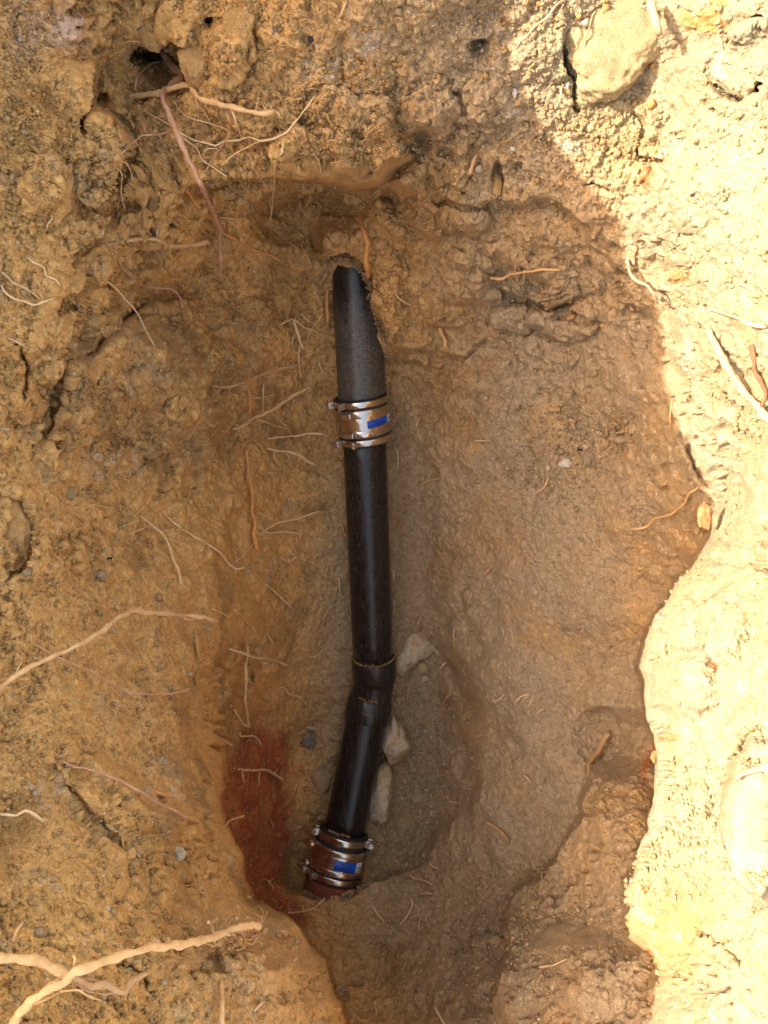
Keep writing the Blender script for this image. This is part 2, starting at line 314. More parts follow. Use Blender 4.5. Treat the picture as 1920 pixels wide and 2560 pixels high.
# ------------------------------------------------------------------ turn the survey into points, then roughen along the normal
U = (x0 * SC - 960) / F; Vv = (1280 - y0 * SC) / F
P = np.stack([U * D, Vv * D, ZC - D], 1).astype(np.float32)
def normals(P):
    G = P.reshape(NY, NX, 3); du = np.gradient(G, axis=1); dv = np.gradient(G, axis=0)
    n = np.cross(dv, du); n /= np.linalg.norm(n, axis=2)[..., None] + 1e-12; n = n.reshape(-1, 3)
    return np.where(n[:, 2:3] < 0, -n, n)
N = normals(P)
big = fbm(P, 4.5, 3, 21)
rid = fbm(P, 13, 4, 31, .55, True)
f1, f2, r1 = worley(P + .012 * np.stack([fbm(P, 40, 2, 41), fbm(P, 40, 2, 43), fbm(P, 40, 2, 47)], 1), 24, 5)
g1, g2, r2 = worley(P + .005 * np.stack([fbm(P, 90, 2, 51), fbm(P, 90, 2, 53), fbm(P, 90, 2, 57)], 1), 62, 6)
Pw = P + .022 * np.stack([fbm(P, 14, 3, 141), fbm(P, 14, 3, 143), fbm(P, 14, 3, 147)], 1)
h1, h2, h3 = worley(Pw * np.array([1, 1, .8], np.float32), 11, 8); k1, k2, k3 = worley(Pw + .4, 26, 9)
blk = (h3 - .5) * sstep(0, .45, h2 - h1) + .6 * sstep(0, .3, h2 - h1); blk2 = (k3 - .5) * sstep(0, .4, k2 - k1) + .6 * sstep(0, .3, k2 - k1)
bsel = sstep(-.1, .25, fbm(P, 5, 2, 151) + .25 * (rough - .7)); bsel2 = sstep(-.05, .25, fbm(P, 8, 2, 153))
sel1 = sstep(.42, .62, r1 + .25 * fbm(P, 7, 2, 61)); sel2 = sstep(.3, .6, r2 + .5 * fbm(P, 9, 2, 63)) * (1 - .8 * smooth_e)
clod = np.clip(.62 - f1, 0, 1) * sel1; peb = np.clip(.55 - g1, 0, 1) * sel2
fine = fbm(P, 75, 4, 71, .62); cav = fbm(P, 28, 4, 81, .6)
streak = fbm(P * np.array([1, 1, .3], np.float32), 22, 4, 91, .6)
pits = -np.maximum(0, fbm(P, 34, 3, 95, .6) - .55)
grit = fbm(P, 260, 2, 101, .7)
view = P - np.array([0, 0, ZC], np.float32); view /= np.linalg.norm(view, axis=1)[:, None]
cosv = np.clip(-(view * N).sum(1), .12, 1); c1 = sstep(.1, .75, cosv); c2 = c1 * c1
c3 = c1 ** 1.6
lr = (1 - sstep(480, 640, xw)) * (1 - sstep(1050, 1300, yw)); disp = ((.014 + .014 * lr) * big + .010 * lr * fbm(P, 9, 2, 25) + c3 * (.013 * blk * bsel * np.clip(rough, .25, 1.2) + .0035 * blk2 * bsel2 * np.clip(rough, .3, 1.2)) + rough * c1 * (.0080 * rid + .0055 * cav + .004 * streak) + rough * c3 * (.013 * clod + .016 * pits)
        + rough * c2 * c1 * (.0065 * peb + .0036 * fine) + .0009 * grit * c2)
db = disp.reshape(NY, NX)
for _ in range(3):
    db = (np.roll(db, 1, 0) + np.roll(db, -1, 0) + np.roll(db, 1, 1) + np.roll(db, -1, 1) + db) / 5
steep = (1 - sstep(.22, .52, cosv)); disp = disp * (1 - steep) + db.ravel() * steep
disp *= .88
dirn = N - .8 * view; dirn /= np.linalg.norm(dirn, axis=1)[:, None]
P = P + dirn * disp[:, None].astype(np.float32)
# steep broken faces slump: relax only where the sheet has been stretched
for _ in range(3):
    Gp = P.reshape(NY, NX, 3); av = (np.roll(Gp, 1, 0) + np.roll(Gp, -1, 0) + np.roll(Gp, 1, 1) + np.roll(Gp, -1, 1)) / 4
    st_ = np.linalg.norm(np.gradient(Gp, axis=1), axis=2) + np.linalg.norm(np.gradient(Gp, axis=0), axis=2)
    wt = sstep(.0085, .017, st_)[..., None] * .7; wt[:2] = 0; wt[-2:] = 0; wt[:, :2] = 0; wt[:, -2:] = 0
    P = (Gp * (1 - wt) + av * wt).reshape(-1, 3).astype(np.float32)
N = normals(P); view = P - np.array([0, 0, ZC], np.float32); view /= np.linalg.norm(view, axis=1)[:, None]
cc = sstep(.15, .7, np.clip(-(view * N).sum(1), 0, 1)); s1, s2, s3 = worley(P, 150, 12); t1, t2, t3 = worley(P, 85, 13)
sandy = (.0016 * fbm(P, 110, 3, 161, .65) + .0022 * np.clip(.5 - s1, 0, 1) * (s3 > .35) + .0045 * np.clip(.48 - t1, 0, 1) * (t3 > .62) - .003 * np.clip(fbm(P, 60, 3, 171, .6) - .45, 0, 1)) * cc * (1 - .5 * smooth_e)
P = P + (N - .8 * view) * (sandy * 1.15)[:, None].astype(np.float32)
N = normals(P)
Dfin = (ZC - P[:, 2]).reshape(NY, NX)
ridn = rid; del f2, g2
# ------------------------------------------------------------------ soil colours (earth types, plus sun and shade painted in)
def lay(col, m):
    global tint
    m = np.clip(m, 0, 1)[:, None]; tint = tint * (1 - m) + np.array(col)[None] * m
tint = np.ones((len(D), 3)) * np.array(SOIL_OCHRE)
pn = fbm(P, 5, 4, 111, .6); pn2 = fbm(P, 14, 4, 121, .6); pn3 = fbm(P, 40, 3, 131, .6)
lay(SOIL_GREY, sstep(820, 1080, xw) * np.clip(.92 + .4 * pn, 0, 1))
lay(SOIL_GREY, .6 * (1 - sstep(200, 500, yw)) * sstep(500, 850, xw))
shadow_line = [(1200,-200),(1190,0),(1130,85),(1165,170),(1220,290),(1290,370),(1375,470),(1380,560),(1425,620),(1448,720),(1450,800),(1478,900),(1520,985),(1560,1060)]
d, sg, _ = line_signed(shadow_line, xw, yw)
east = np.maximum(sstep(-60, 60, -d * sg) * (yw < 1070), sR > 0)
lay(SOIL_SUNLIT, east * np.clip(.75 + .5 * pn, 0, 1) * sstep(-35, 15, np.where(yw < 1070, -d * sg, 99)))  # sunlit side of the shadow line painted as a lit copy of the soil
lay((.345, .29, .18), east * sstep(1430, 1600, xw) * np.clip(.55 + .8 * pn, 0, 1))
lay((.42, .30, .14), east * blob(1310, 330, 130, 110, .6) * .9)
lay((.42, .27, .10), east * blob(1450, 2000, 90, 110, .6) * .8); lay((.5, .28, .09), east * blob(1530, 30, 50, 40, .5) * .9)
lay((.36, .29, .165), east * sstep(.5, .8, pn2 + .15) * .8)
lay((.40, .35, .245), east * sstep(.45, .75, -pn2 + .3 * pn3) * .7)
for b in ((1395,1660,8,38,.4,.1),(1418,1622,12,18,.4),(1450,1595,16,10,.5),(1540,1440,8,20,.4),(1468,600,22,14,.5),(1410,385,12,18,.5),(1407,2060,10,8,.4),(1440,1925,10,8,.4),(1520,1120,14,34,.3),(1512,2350,20,20,.4)):
    lay((.42, .13, .04) if b[0] != 1520 else (.40, .2, .08), blob(*b) * .8)
redz = inside_signed([(495,1640),(520,1590),(560,1570),(618,1590),(622,1680),(618,1760),(626,1850),(622,1900),(655,1960),(668,1995),(560,2010),(460,1800),(480,1660)], xw, yw)
lay(SOIL_RED, sstep(-24, 22, redz + 9 * pn2 + 8 * pn) * (1 - mL) * np.clip(.92 + .3 * pn2, 0, 1))
lay(SOIL_RED, .25 * blob(560, 1600, 60, 90, .6) * (1 - mL))
lay(SOIL_DARK_SHADE, .8 * blob(330, 850, 230, 180, .35) * np.clip(.7 + .8 * pn2, 0, 1)); lay(SOIL_DARK_SHADE, .55 * blob(760, 480, 220, 110, .5)); lay(SOIL_DARK_SHADE, .5 * blob(230, 470, 100, 130, .5)); lay(SOIL_GREY, .8 * blob(850, 1400, 170, 560, .4)); lay(SOIL_SHADE, .75 * blob(860, 1620, 120, 360, .35)); lay(SOIL_SHADE, .5 * blob(860, 1150, 90, 330, .5)); lay(SOIL_SHADE, .5 * blob(980, 2020, 230, 180, .5))  # shade painted on trench floor and overhang recess; crumbly left mass is darker soil
lay((.60, .44, .38), blob(90, 60, 70, 75, .6, .5) * np.clip(.6 + .8 * pn2, 0, 1))
lay((.46, .33, .19), .3 * blob(600, 2080, 190, 130, .5) * mL)
lay((.42, .31, .18), sstep(.35, .75, pn2 - .05) * .45 * (1 - east))
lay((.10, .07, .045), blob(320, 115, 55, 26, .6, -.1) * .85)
for b in ((680,85,16,12),(458,50,10,12),(32,742,14,12),(530,140,16,14),(370,160,18,10),(185,420,10,26),(300,60,6,20),(340,45,8,18),(255,258,10,8),(1205,2240,5,5),(1460,650,1,1)):
    lay((.05, .04, .035), blob(*b, .5) * sstep(-.2, .3, pn3) * .9)
for b in ((1230,330,30,30),(1115,250,20,20),(820,1290,30,20),(300,300,50,30),(240,1010,60,30),(110,1700,50,40),(480,1600,1,1),(350,1700,50,60),(1130,380,30,20),(700,150,60,40),(790,90,60,30),(60,110,50,60),(1240,180,1,1)):
    lay((.52, .43, .32), blob(*b, .6) * sstep(-.1, .5, pn3 + pn2) * .6)
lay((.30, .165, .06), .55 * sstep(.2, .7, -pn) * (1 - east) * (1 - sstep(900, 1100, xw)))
lay((.30, .20, .10), .45 * np.clip(-ridn * .8 - .1, 0, 1) * rough * (1 - .7 * east))  # shade painted into the creases between ridges
tint *= (1 + .09 * pn3 + .05 * pn)[:, None]
# ------------------------------------------------------------------ the ground sheet: the pit, its rim and the land round it
def skirt():
    """rings that carry the sheet from the surveyed patch up to ground level and out to the horizon"""
    idx = np.arange(NX * NY).reshape(NY, NX)
    loop = np.concatenate([idx[0, ::3], idx[1:, -1][2::3], idx[-1, ::-1][2::3], idx[::-1, 0][2:-1:3]])
    B = P[loop]; r = np.linalg.norm(B[:, :2], axis=1)[:, None]; dr = B[:, :2] / r
    offs = [.012, .025, .045, .07, .1, .13, .17, .21, .26, .32, .4, .5, .65, .85, 1.15, 1.6, 2.3, 3.5, 6, 11, 20, 40, 80]
    wid = np.where(B[:, 0:1] < -.4, .14, np.where(B[:, 1:2] < -.5, .5, .3))
    rings = []
    for o in offs:
        XY = B[:, :2] + dr * o; t = sstep(0, 1, o / wid)
        q = np.concatenate([XY, np.zeros((len(XY), 1))], 1)
        n = fbm(q, 3, 3, 7); n2 = fbm(q, 18, 4, 8)
        z = B[:, 2:3] * (1 - t) + (0.02 * n[:, None]) * t + .012 * n2[:, None] * min(1, o / .05)
        rings.append(np.concatenate([XY, z], 1))
    return loop, rings
loop, rings = skirt()
allP = np.concatenate([P] + rings).astype(np.float32)
nv = len(allP); L = len(loop)
i0 = (np.arange(NY - 1)[:, None] * NX + np.arange(NX - 1)[None]).ravel()
quads = np.stack([i0, i0 + NX, i0 + NX + 1, i0 + 1], 1)
nb = NX * NY; j = np.arange(L); jn = (j + 1) % L; prev = loop; qs = []
for k in range(len(rings)):
    cur = nb + k * L + j
    qs.append(np.stack([prev[j], prev[jn], cur[jn], cur[j]], 1)); prev = nb + k * L + np.arange(L)
quads = np.concatenate([quads] + qs)
me = bpy.data.meshes.new('ground'); nf = len(quads)
me.vertices.add(nv); me.vertices.foreach_set('co', allP.ravel())
me.loops.add(nf * 4); me.loops.foreach_set('vertex_index', quads.ravel().astype(np.int32))
me.polygons.add(nf); me.polygons.foreach_set('loop_start', (np.arange(nf) * 4).astype(np.int32))
me.polygons.foreach_set('loop_total', np.full(nf, 4, np.int32)); me.update(calc_edges=True)
me.polygons.foreach_set('use_smooth', np.ones(nf, bool))
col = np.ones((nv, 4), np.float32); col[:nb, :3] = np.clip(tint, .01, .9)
edge_col = np.clip(tint[loop], .01, .9)
for k in range(len(rings)):
    w = min(1, k / 9.); q = fbm(rings[k], 6, 3, 17)[:, None]
    col[nb + k * L: nb + (k + 1) * L, :3] = edge_col * (1 - w) + np.array(SOIL_OCHRE) * w * (1 + .15 * q)
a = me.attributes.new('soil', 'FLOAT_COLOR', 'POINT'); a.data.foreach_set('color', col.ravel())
def soil_mat(name, attr=True, color=(.4, .25, .12), grain=1.0):
    m, nt, b = mat_base(name, .95, .12); co = coordn(nt)
    if attr:
        at = nt.nodes.new('ShaderNodeAttribute'); at.attribute_name = 'soil'; c = at.outputs['Color']
    else:
        rgb = nt.nodes.new('ShaderNodeRGB'); rgb.outputs[0].default_value = (*color, 1); c = rgb.outputs[0]
    n1 = noise_tex(nt, 420 * grain, 5, .75, co); n2 = noise_tex(nt, 90 * grain, 4, .65, co)
    c = mix(nt, 1.0, c, ramp(nt, n1, [(.3, .72), (.5, 1.0), (.7, 1.30)]), 'MULTIPLY')
    c = mix(nt, 1.0, c, ramp(nt, n2, [(.3, .82), (.7, 1.18)]), 'MULTIPLY')
    for sc, th, cc, sel in ((330, .24, (.62, .54, .42), .66), (150, .17, (.66, .58, .47), .76), (240, .22, (.15, .10, .055), .82)):   # pale quartz and dark grains
        v = nt.nodes.new('ShaderNodeTexVoronoi'); v.inputs['Scale'].default_value = sc * grain
        nt.links.new(co, v.inputs['Vector'])
        d = ramp(nt, v.outputs['Distance'], [(th, 1.0), (th + .06, 0.0)])
        sx = nt.nodes.new('ShaderNodeSeparateColor'); nt.links.new(v.outputs['Color'], sx.inputs[0])
        s = ramp(nt, sx.outputs[0], [(sel, 0.0), (sel + .02, 1.0)])
        mu = nt.nodes.new('ShaderNodeMath'); mu.operation = 'MULTIPLY'
        nt.links.new(d, mu.inputs[0]); nt.links.new(s, mu.inputs[1])
        m2 = nt.nodes.new('ShaderNodeMath'); m2.operation = 'MULTIPLY'; m2.inputs[1].default_value = .75
        nt.links.new(mu.outputs[0], m2.inputs[0]); c = mix(nt, m2.outputs[0], c, cc)
    nt.links.new(c, b.inputs['Base Color'])
    p = bump(nt, None, n2, .5, .003); bump(nt, b, n1, .9, .0022, p)
    return m
SOIL = soil_mat('loose_soil')
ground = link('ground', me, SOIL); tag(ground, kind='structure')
# looking up the finished surface
def pmin(A, r):
    B = A.copy()
    for dx in range(-r, r + 1):
        for dy in range(-r, r + 1): B = np.minimum(B, np.roll(np.roll(A, dy, 0), dx, 1))
    return B
Dmin = pmin(Dfin, 2)
def surf(x, y, A=None):
    A = Dmin if A is None else A
    i = int(np.clip(round((y + MARG) / STEP), 0, NY - 1)); jx = int(np.clip(round((x + MARG) / STEP), 0, NX - 1))
    return float(A[i, jx])
# ------------------------------------------------------------------ unseen heap added past the left edge, its crest shaped to shade the pit
CX0 = -1.12; crest = []
for (x, y, dd) in [(1195,-80,0),(1190,0,0),(1132,85,0),(1170,180,0),(1220,290,0),(1290,370,0),(1372,480,0),(1382,560,0),(1425,620,0),(1447,720,0),(1450,800,0),(1478,900,0),(1518,985,0),
                   (1540,1100,.03),(1500,1210,.05),(1420,1320,.06),(1385,1420,.08),(1405,1560,.08),(1412,1700,.08),(1380,1830,.08),(1345,1940,.06),(1400,2060,0),(1425,2120,0),(1415,2212,0)]:
    Dp = surf(x + 4, y, Dfin) if dd == 0 else surf(x + 25, y, Dfin) + dd
    p = pt(x, y, Dp); t = (p.x - CX0) / (-S.x); q = p + S * t; crest.append((q.y, q.z))
crest.sort(); print('CREST', [(round(a, 2), round(b, 2)) for a, b in crest])
cyv = np.array([c[0] for c in crest]); czv = np.array([c[1] for c in crest])
ys = np.concatenate([np.linspace(-4.5, cyv[0] - .05, 60), np.linspace(cyv[0], cyv[-1], 500), np.linspace(cyv[-1] + .05, 4.5, 60)])
zc = np.interp(ys, cyv, czv); zc *= 1 - sstep(2.2, 4.5, np.abs(ys)) * .95
ts = np.concatenate([np.linspace(-.42, 0, 34), np.linspace(.02, 1.5, 50)])
TT, YY = np.meshgrid(ts, ys); ZZ = np.repeat(zc[:, None], len(ts), 1)
fall = np.where(TT < 0, 1 + TT / .40, 1 - TT / 1.4)
Hp = np.stack([CX0 - TT, YY, ZZ * fall - .03], 2).reshape(-1, 3).astype(np.float32)
away = np.minimum(1, np.abs(TT.ravel()) / .08)
Hp[:, 2] += away * .035 * fbm(Hp, 8, 4, 201) ; Hp[:, 0] += away * .03 * fbm(Hp, 9, 4, 207)
Hp[:, 2] = np.maximum(Hp[:, 2], -.03)
nyh, nxh = len(ys), len(ts)
hq = [(r * nxh + c, r * nxh + c + 1, (r + 1) * nxh + c + 1, (r + 1) * nxh + c) for r in range(nyh - 1) for c in range(nxh - 1)]
hm = mesh_of('added_shade_heap', Hp, hq)
heap = link('added_shade_heap', hm, soil_mat('added_shade_heap_soil', False, SOIL_OCHRE)); tag(heap, kind='structure')
# ------------------------------------------------------------------ pipes and couplings
def dusty_plastic(name, dust=.35, base=(.013, .011, .010), rough=.30, fade=None):
    m, nt, b = mat_base(name, rough, .5); co = coordn(nt)
    n = noise_tex(nt, 26, 5, .7, co); g = noise_tex(nt, 700, 3, .8, co)
    cs = coordn(nt, (38, 2.2, 38)); st = noise_tex(nt, 4, 4, .7, cs)
    gr = ramp(nt, g, [(.52, 0.0), (.62, 1.0)]); area = ramp(nt, n, [(.66 - dust * .5, 0.0), (.84 - dust * .4, 1.0)])
    f = nt.nodes.new('ShaderNodeMath'); f.operation = 'MULTIPLY'; nt.links.new(gr, f.inputs[0]); nt.links.new(area, f.inputs[1])
    if fade:     # the grit lies only on the lower stretch
        sp = nt.nodes.new('ShaderNodeSeparateXYZ'); nt.links.new(co, sp.inputs[0]); ad = nt.nodes.new('ShaderNodeMath'); ad.operation = 'MULTIPLY_ADD'
        nt.links.new(n, ad.inputs[0]); ad.inputs[1].default_value = .16; nt.links.new(sp.outputs[1], ad.inputs[2])
        f2 = nt.nodes.new('ShaderNodeMath'); f2.operation = 'MULTIPLY'; nt.links.new(f.outputs[0], f2.inputs[0]); nt.links.new(ramp(nt, ad.outputs[0], [(fade, 1.0), (fade + .04, .06)]), f2.inputs[1]); f = f2
    film = ramp(nt, st, [(.48, 0.0), (.78, .34 + .2 * dust)])
    # scattered pale crumbs of soil
    v = nt.nodes.new('ShaderNodeTexVoronoi'); v.inputs['Scale'].default_value = 230; nt.links.new(co, v.inputs['Vector'])
    d = ramp(nt, v.outputs['Distance'], [(.20, 1.0), (.27, 0.0)]); sx = nt.nodes.new('ShaderNodeSeparateColor'); nt.links.new(v.outputs['Color'], sx.inputs[0])
    s = ramp(nt, sx.outputs[0], [(.95, 0.0), (.96, .8)]); mu = nt.nodes.new('ShaderNodeMath'); mu.operation = 'MULTIPLY'
    nt.links.new(d, mu.inputs[0]); nt.links.new(s, mu.inputs[1])
    c = mix(nt, film, base, (.095, .088, .082)); c = mix(nt, f.outputs[0], c, (.34, .29, .23)); c = mix(nt, mu.outputs[0], c, (.42, .33, .2))
    nt.links.new(c, b.inputs['Base Color'])
    r = nt.nodes.new('ShaderNodeMath'); r.operation = 'MAXIMUM'; nt.links.new(f.outputs[0], r.inputs[0])
    nt.links.new(ramp(nt, st, [(.3, rough), (.7, rough + .25)]), r.inputs[1]); nt.links.new(r.outputs[0], b.inputs['Roughness'])
    bump(nt, b, g, .06, .0004); return m
M_ABS = dusty_plastic('black_plastic', -.1, rough=.2, base=(.009, .008, .008)); M_ABSD = dusty_plastic('dusty_black_plastic', .95, rough=.22, fade=.52); M_FIT = dusty_plastic('glossy_black_fitting', .12, rough=.22)
def steel(name, rough=.11, dirt=.2):
    m, nt, b = mat_base(name, rough, .5); b.inputs['Metallic'].default_value = 1.0; co = coordn(nt)
    n = noise_tex(nt, 45, 5, .7, co); br = noise_tex(nt, 30, 3, .6, coordn(nt, (1, 1, 60)))
    c = mix(nt, ramp(nt, n, [(.5, 0.0), (.72, dirt)]), (.55, .50, .45), (.17, .11, .06)); nt.links.new(c, b.inputs['Base Color'])
    nt.links.new(ramp(nt, n, [(.45, rough), (.8, rough + .3)]), b.inputs['Roughness']); bump(nt, b, br, .12, .0004); return m
M_STEEL = steel('stainless_steel'); M_BOLT = steel('bolt_steel', .28, .5); M_DSTEEL = steel('dirty_stainless_steel', .2, .35)
def plain(name, col, rough, spec=.3, nz=.15, sc=60):
    m, nt, b = mat_base(name, rough, spec); co = coordn(nt); n = noise_tex(nt, sc, 5, .7, co)
    c = mix(nt, 1.0, col, ramp(nt, n, [(.3, 1 - nz), (.7, 1 + nz)]), 'MULTIPLY'); nt.links.new(c, b.inputs['Base Color'])
    bump(nt, b, n, .3, .0008); return m
M_RUB = plain('black_rubber', (.022, .021, .022), .6, .3, .4); M_BLUE = plain('blue_sticker', (.012, .085, .52), .35, .4, .08)
M_WHITE = plain('white_sticker', (.72, .72, .74), .4, .4, .06); M_INK = plain('dark_ink', (.008, .018, .10), .5)
M_BLACKINK = plain('black_ink', (.03, .03, .03), .5)
def clay_mat():
    m, nt, b = mat_base('fired_clay', .75, .3); co = coordn(nt); n = noise_tex(nt, 30, 5, .7, co); g = noise_tex(nt, 300, 4, .8, co)
    c = mix(nt, ramp(nt, n, [(.35, 0.0), (.7, 1.0)]), (.16, .042, .022), (.27, .09, .045)); c = mix(nt, ramp(nt, g, [(.6, 0.0), (.7, .7)]), c, (.36, .24, .12))
    nt.links.new(c, b.inputs['Base Color']); bump(nt, b, g, .4, .001); return m
M_CLAY = clay_mat(); M_SOILC = soil_mat('caked_soil', False, (.36, .22, .09), 1.3)
def frame(c, ax):
    """axis, camera-facing normal and sideways direction of a pipe at point c"""
    ax = ax.normalized(); tow = (cam.location - c); n = (tow - ax * tow.dot(ax)).normalized(); return ax, n, ax.cross(n)
class Loc:
    def __init__(s, c, ax): s.c = c; s.a, s.n, s.s = frame(c, ax)
    def p(s, phi, h, r): return s.c + s.a * h + (s.n * math.cos(phi) + s.s * math.sin(phi)) * r
def lathe(name, L, prof, mat, parent, phi0=-math.pi, phi1=math.pi, seg=96, wob=0.0):
    full = abs(phi1 - phi0 - 2 * math.pi) < 1e-6; n = seg if full else seg + 1; V = []; Fc = []
    for i in range(n):
        ph = phi0 + (phi1 - phi0) * i / seg
        for h, r in prof: V.append(L.p(ph, h + wob * math.sin(3 * ph + 1), r))
    m = len(prof)
    for i in range(seg):
        k = (i + 1) % n
        for j in range(m - 1): Fc.append((i * m + j, k * m + j, k * m + j + 1, i * m + j + 1))
    return link(name, mesh_of(name, V, Fc), mat, parent)
def tube_along(name, pts, rad, mat, parent, seg=64, thick=.006, ends=True):
    """a pipe wall swept along a centre line"""
    V = []; Fc = []; n = len(pts); up = Vector((0, 0, 1))
    fr = []
    for i, p in enumerate(pts):
        t = (pts[min(i + 1, n - 1)] - pts[max(i - 1, 0)]).normalized(); s = t.cross(up).normalized(); fr.append((p, s, s.cross(t)))
    rr = rad if isinstance(rad, list) else [rad] * n
    seq = [(f, r) for f, r in zip(fr, rr)] + [(f, r - thick) for f, r in zip(fr[::-1], rr[::-1])]
    for (p, s, u), r in seq:
        for k in range(seg): a = 2 * math.pi * k / seg; V.append(p + s * math.cos(a) * r + u * math.sin(a) * r)
    m = len(seq)
    for i in range(m):
        for k in range(seg):
            a, b = i * seg + k, i * seg + (k + 1) % seg; c, d = ((i + 1) % m) * seg + (k + 1) % seg, ((i + 1) % m) * seg + k
            Fc.append((a, b, c, d))
    me = mesh_of(name, V, Fc); return link(name, me, mat, parent)
def empty(name, loc):
    o = bpy.data.objects.new(name, None); C.objects.link(o); o.location = loc; return o
def adopt(root):
    """children are modelled in world units: keep them in place under the thing's base"""
    bpy.context.view_layer.update()
    for ch in root.children: ch.matrix_parent_inverse = root.matrix_world.inverted()
def bpart(name, polys, mat, parent, bev=0.0):
    V = []; Fc = []
    for vs_, fs in polys:
        o = len(V); V += vs_; Fc += [tuple(i + o for i in f) for f in fs]
    ob = link(name, mesh_of(name, V, Fc, False), mat, parent)
    if bev:
        bv = ob.modifiers.new('edge', 'BEVEL'); bv.width = bev; bv.segments = 2; bv.limit_method = 'ANGLE'
    return ob
CUBEF = [(0, 1, 3, 2), (4, 6, 7, 5), (0, 4, 5, 1), (2, 3, 7, 6), (0, 2, 6, 4), (1, 5, 7, 3)]
def lbox(L, phi, h, r, dphi, dh, dr):
    """a block sitting on the pipe: dphi sideways metres, dh along the axis, dr outwards"""
    o = L.p(phi, h, r); e1 = -L.n * math.sin(phi) + L.s * math.cos(phi); e3 = L.n * math.cos(phi) + L.s * math.sin(phi)
    return ([o + e1 * dphi * a / 2 + L.a * dh * b / 2 + e3 * dr * c for a in (-1, 1) for b in (-1, 1) for c in (0, 1)], CUBEF)
def rod(p, q, r, seg=12, hexa=False):
    d = (q - p).normalized(); s = d.orthogonal().normalized(); u = d.cross(s); seg = 6 if hexa else seg; V = []; Fc = []
    for e in (p, q):
        for k in range(seg): a = 2 * math.pi * k / seg; V.append(e + s * math.cos(a) * r + u * math.sin(a) * r)
    for k in range(seg): Fc.append((k, (k + 1) % seg, seg + (k + 1) % seg, seg + k))
    Fc += [tuple(range(seg))[::-1], tuple(range(seg, 2 * seg))]; return (V, Fc)
def band(name, L, h, r, w, mat, parent, th=.0012, bulge=.0006, phi0=-math.pi, phi1=math.pi):
    return lathe(name, L, [(h - w/2, r - .001), (h - w/2, r + th*.6), (h - w/2 + .0008, r + th), (h - w*.25, r + th + bulge), (h + w*.25, r + th + bulge), (h + w/2 - .0008, r + th), (h + w/2, r + th*.6), (h + w/2, r - .001)], mat, parent, phi0, phi1)
def t_bolt(parent, L, h, r, ph0, ph1, tail, side=-1):
    """threaded clamp bolt between two folded lugs with a nut; the rod runs on past the outer lug"""
    P0, P1 = L.p(ph0, h, r + .008), L.p(ph1, h, r + .008); d = (P0 - P1).normalized()
    b = bpart('clamp_bolt', [rod(P1 - d * .006, P0 + d * tail, .0030)], M_BOLT, parent)
    bpart('nut', [rod(P0 + d * .005, P0 + d * .012, .0068, hexa=True)], M_BOLT, b, .0006)
    bpart('lug', [lbox(L, ph0, h, r + .001, .008, .017, .014)], M_BOLT, b, .002)
    bpart('lug', [lbox(L, ph1, h, r + .001, .008, .017, .014)], M_BOLT, b, .002)
    bpart('bolt_head', [rod(P1 - d * .012, P1 - d * .004, .0062, hexa=True)], M_BOLT, b, .0008)
def screw_housing(parent, L, h, r, phi, ln=.024):
    a = bpart('worm_screw_housing', [lbox(L, phi, h, r + .001, ln, .013, .009)], M_BOLT, parent, .003)
    e1 = -L.n * math.sin(phi) + L.s * math.cos(phi); o = L.p(phi, h, r + .0055)
    bpart('screw_head', [rod(o + e1 * ln * .5, o + e1 * (ln * .5 + .008), .0058, hexa=True)], M_BOLT, a, .0008)
def patch(name, L, h0, h1, p0, p1, r, mat, parent, th=.0003, seg=20, skew=0):
    V = []; Fc = []
    for i in range(seg + 1):
        t = i / seg; ph = p0 + (p1 - p0) * t; dh = skew * t
        V += [L.p(ph, h0 + dh, r), L.p(ph, h0 + dh, r + th), L.p(ph, h1 + dh, r + th), L.p(ph, h1 + dh, r)]
    for i in range(seg):
        for j in range(4): Fc.append((i*4 + j, (i+1)*4 + j, (i+1)*4 + (j+1) % 4, i*4 + (j+1) % 4))
    Fc += [(0, 1, 2, 3), (seg*4 + 3, seg*4 + 2, seg*4 + 1, seg*4)]
    return link(name, mesh_of(name, V, Fc), mat, parent)
def sticker(parent, L, h, hh, p0, p1, r, skew=0):
    pw = p0 + (p1 - p0) * .76
    s = patch('blue_sticker', L, h - hh/2, h + hh/2, p0, pw, r, M_BLUE, parent, skew=skew * .76)
    rnd = random.Random(4)
    for row, (y, a, b_) in enumerate([(.27, .3, .75), (.08, .32, .66), (-.10, .24, .8), (-.29, .3, .88)]):
        x = a
        while x < b_:
            w = rnd.uniform(.03, .08); q0 = p0 + (pw - p0) * x; q1 = p0 + (pw - p0) * min(b_, x + w); sk = skew * .76 * x
            patch('print', L, h + hh * y - hh * .045 + sk, h + hh * y + hh * (.045 if row != 2 else .07) + sk, q0, q1, r + .0003, M_INK, s, .0001, 2); x += w + .018
    wl = patch('barcode_sticker', L, h - hh/2 + skew * .76, h + hh/2 + skew * .76, pw, p1, r, M_WHITE, parent, skew=skew * .24)
    x = .12; sk = skew * .85
    while x < .88:
        w = rnd.choice((.02, .035, .05)); q0 = pw + (p1 - pw) * x; q1 = pw + (p1 - pw) * (x + w)
        patch('barcode_bar', L, h - hh * .22 + sk, h + hh * .22 + sk, q0, q1, r + .0003, M_BLACKINK, wl, .0001, 1); x += w + .045
    for y, a, b_ in ((.36, .2, .85), (-.36, .4, .9)):
        patch('print', L, h + hh * y - hh * .04 + sk, h + hh * y + hh * .04 + sk, pw + (p1 - pw) * a, pw + (p1 - pw) * b_, r + .0003, M_BLACKINK, wl, .0001, 3)
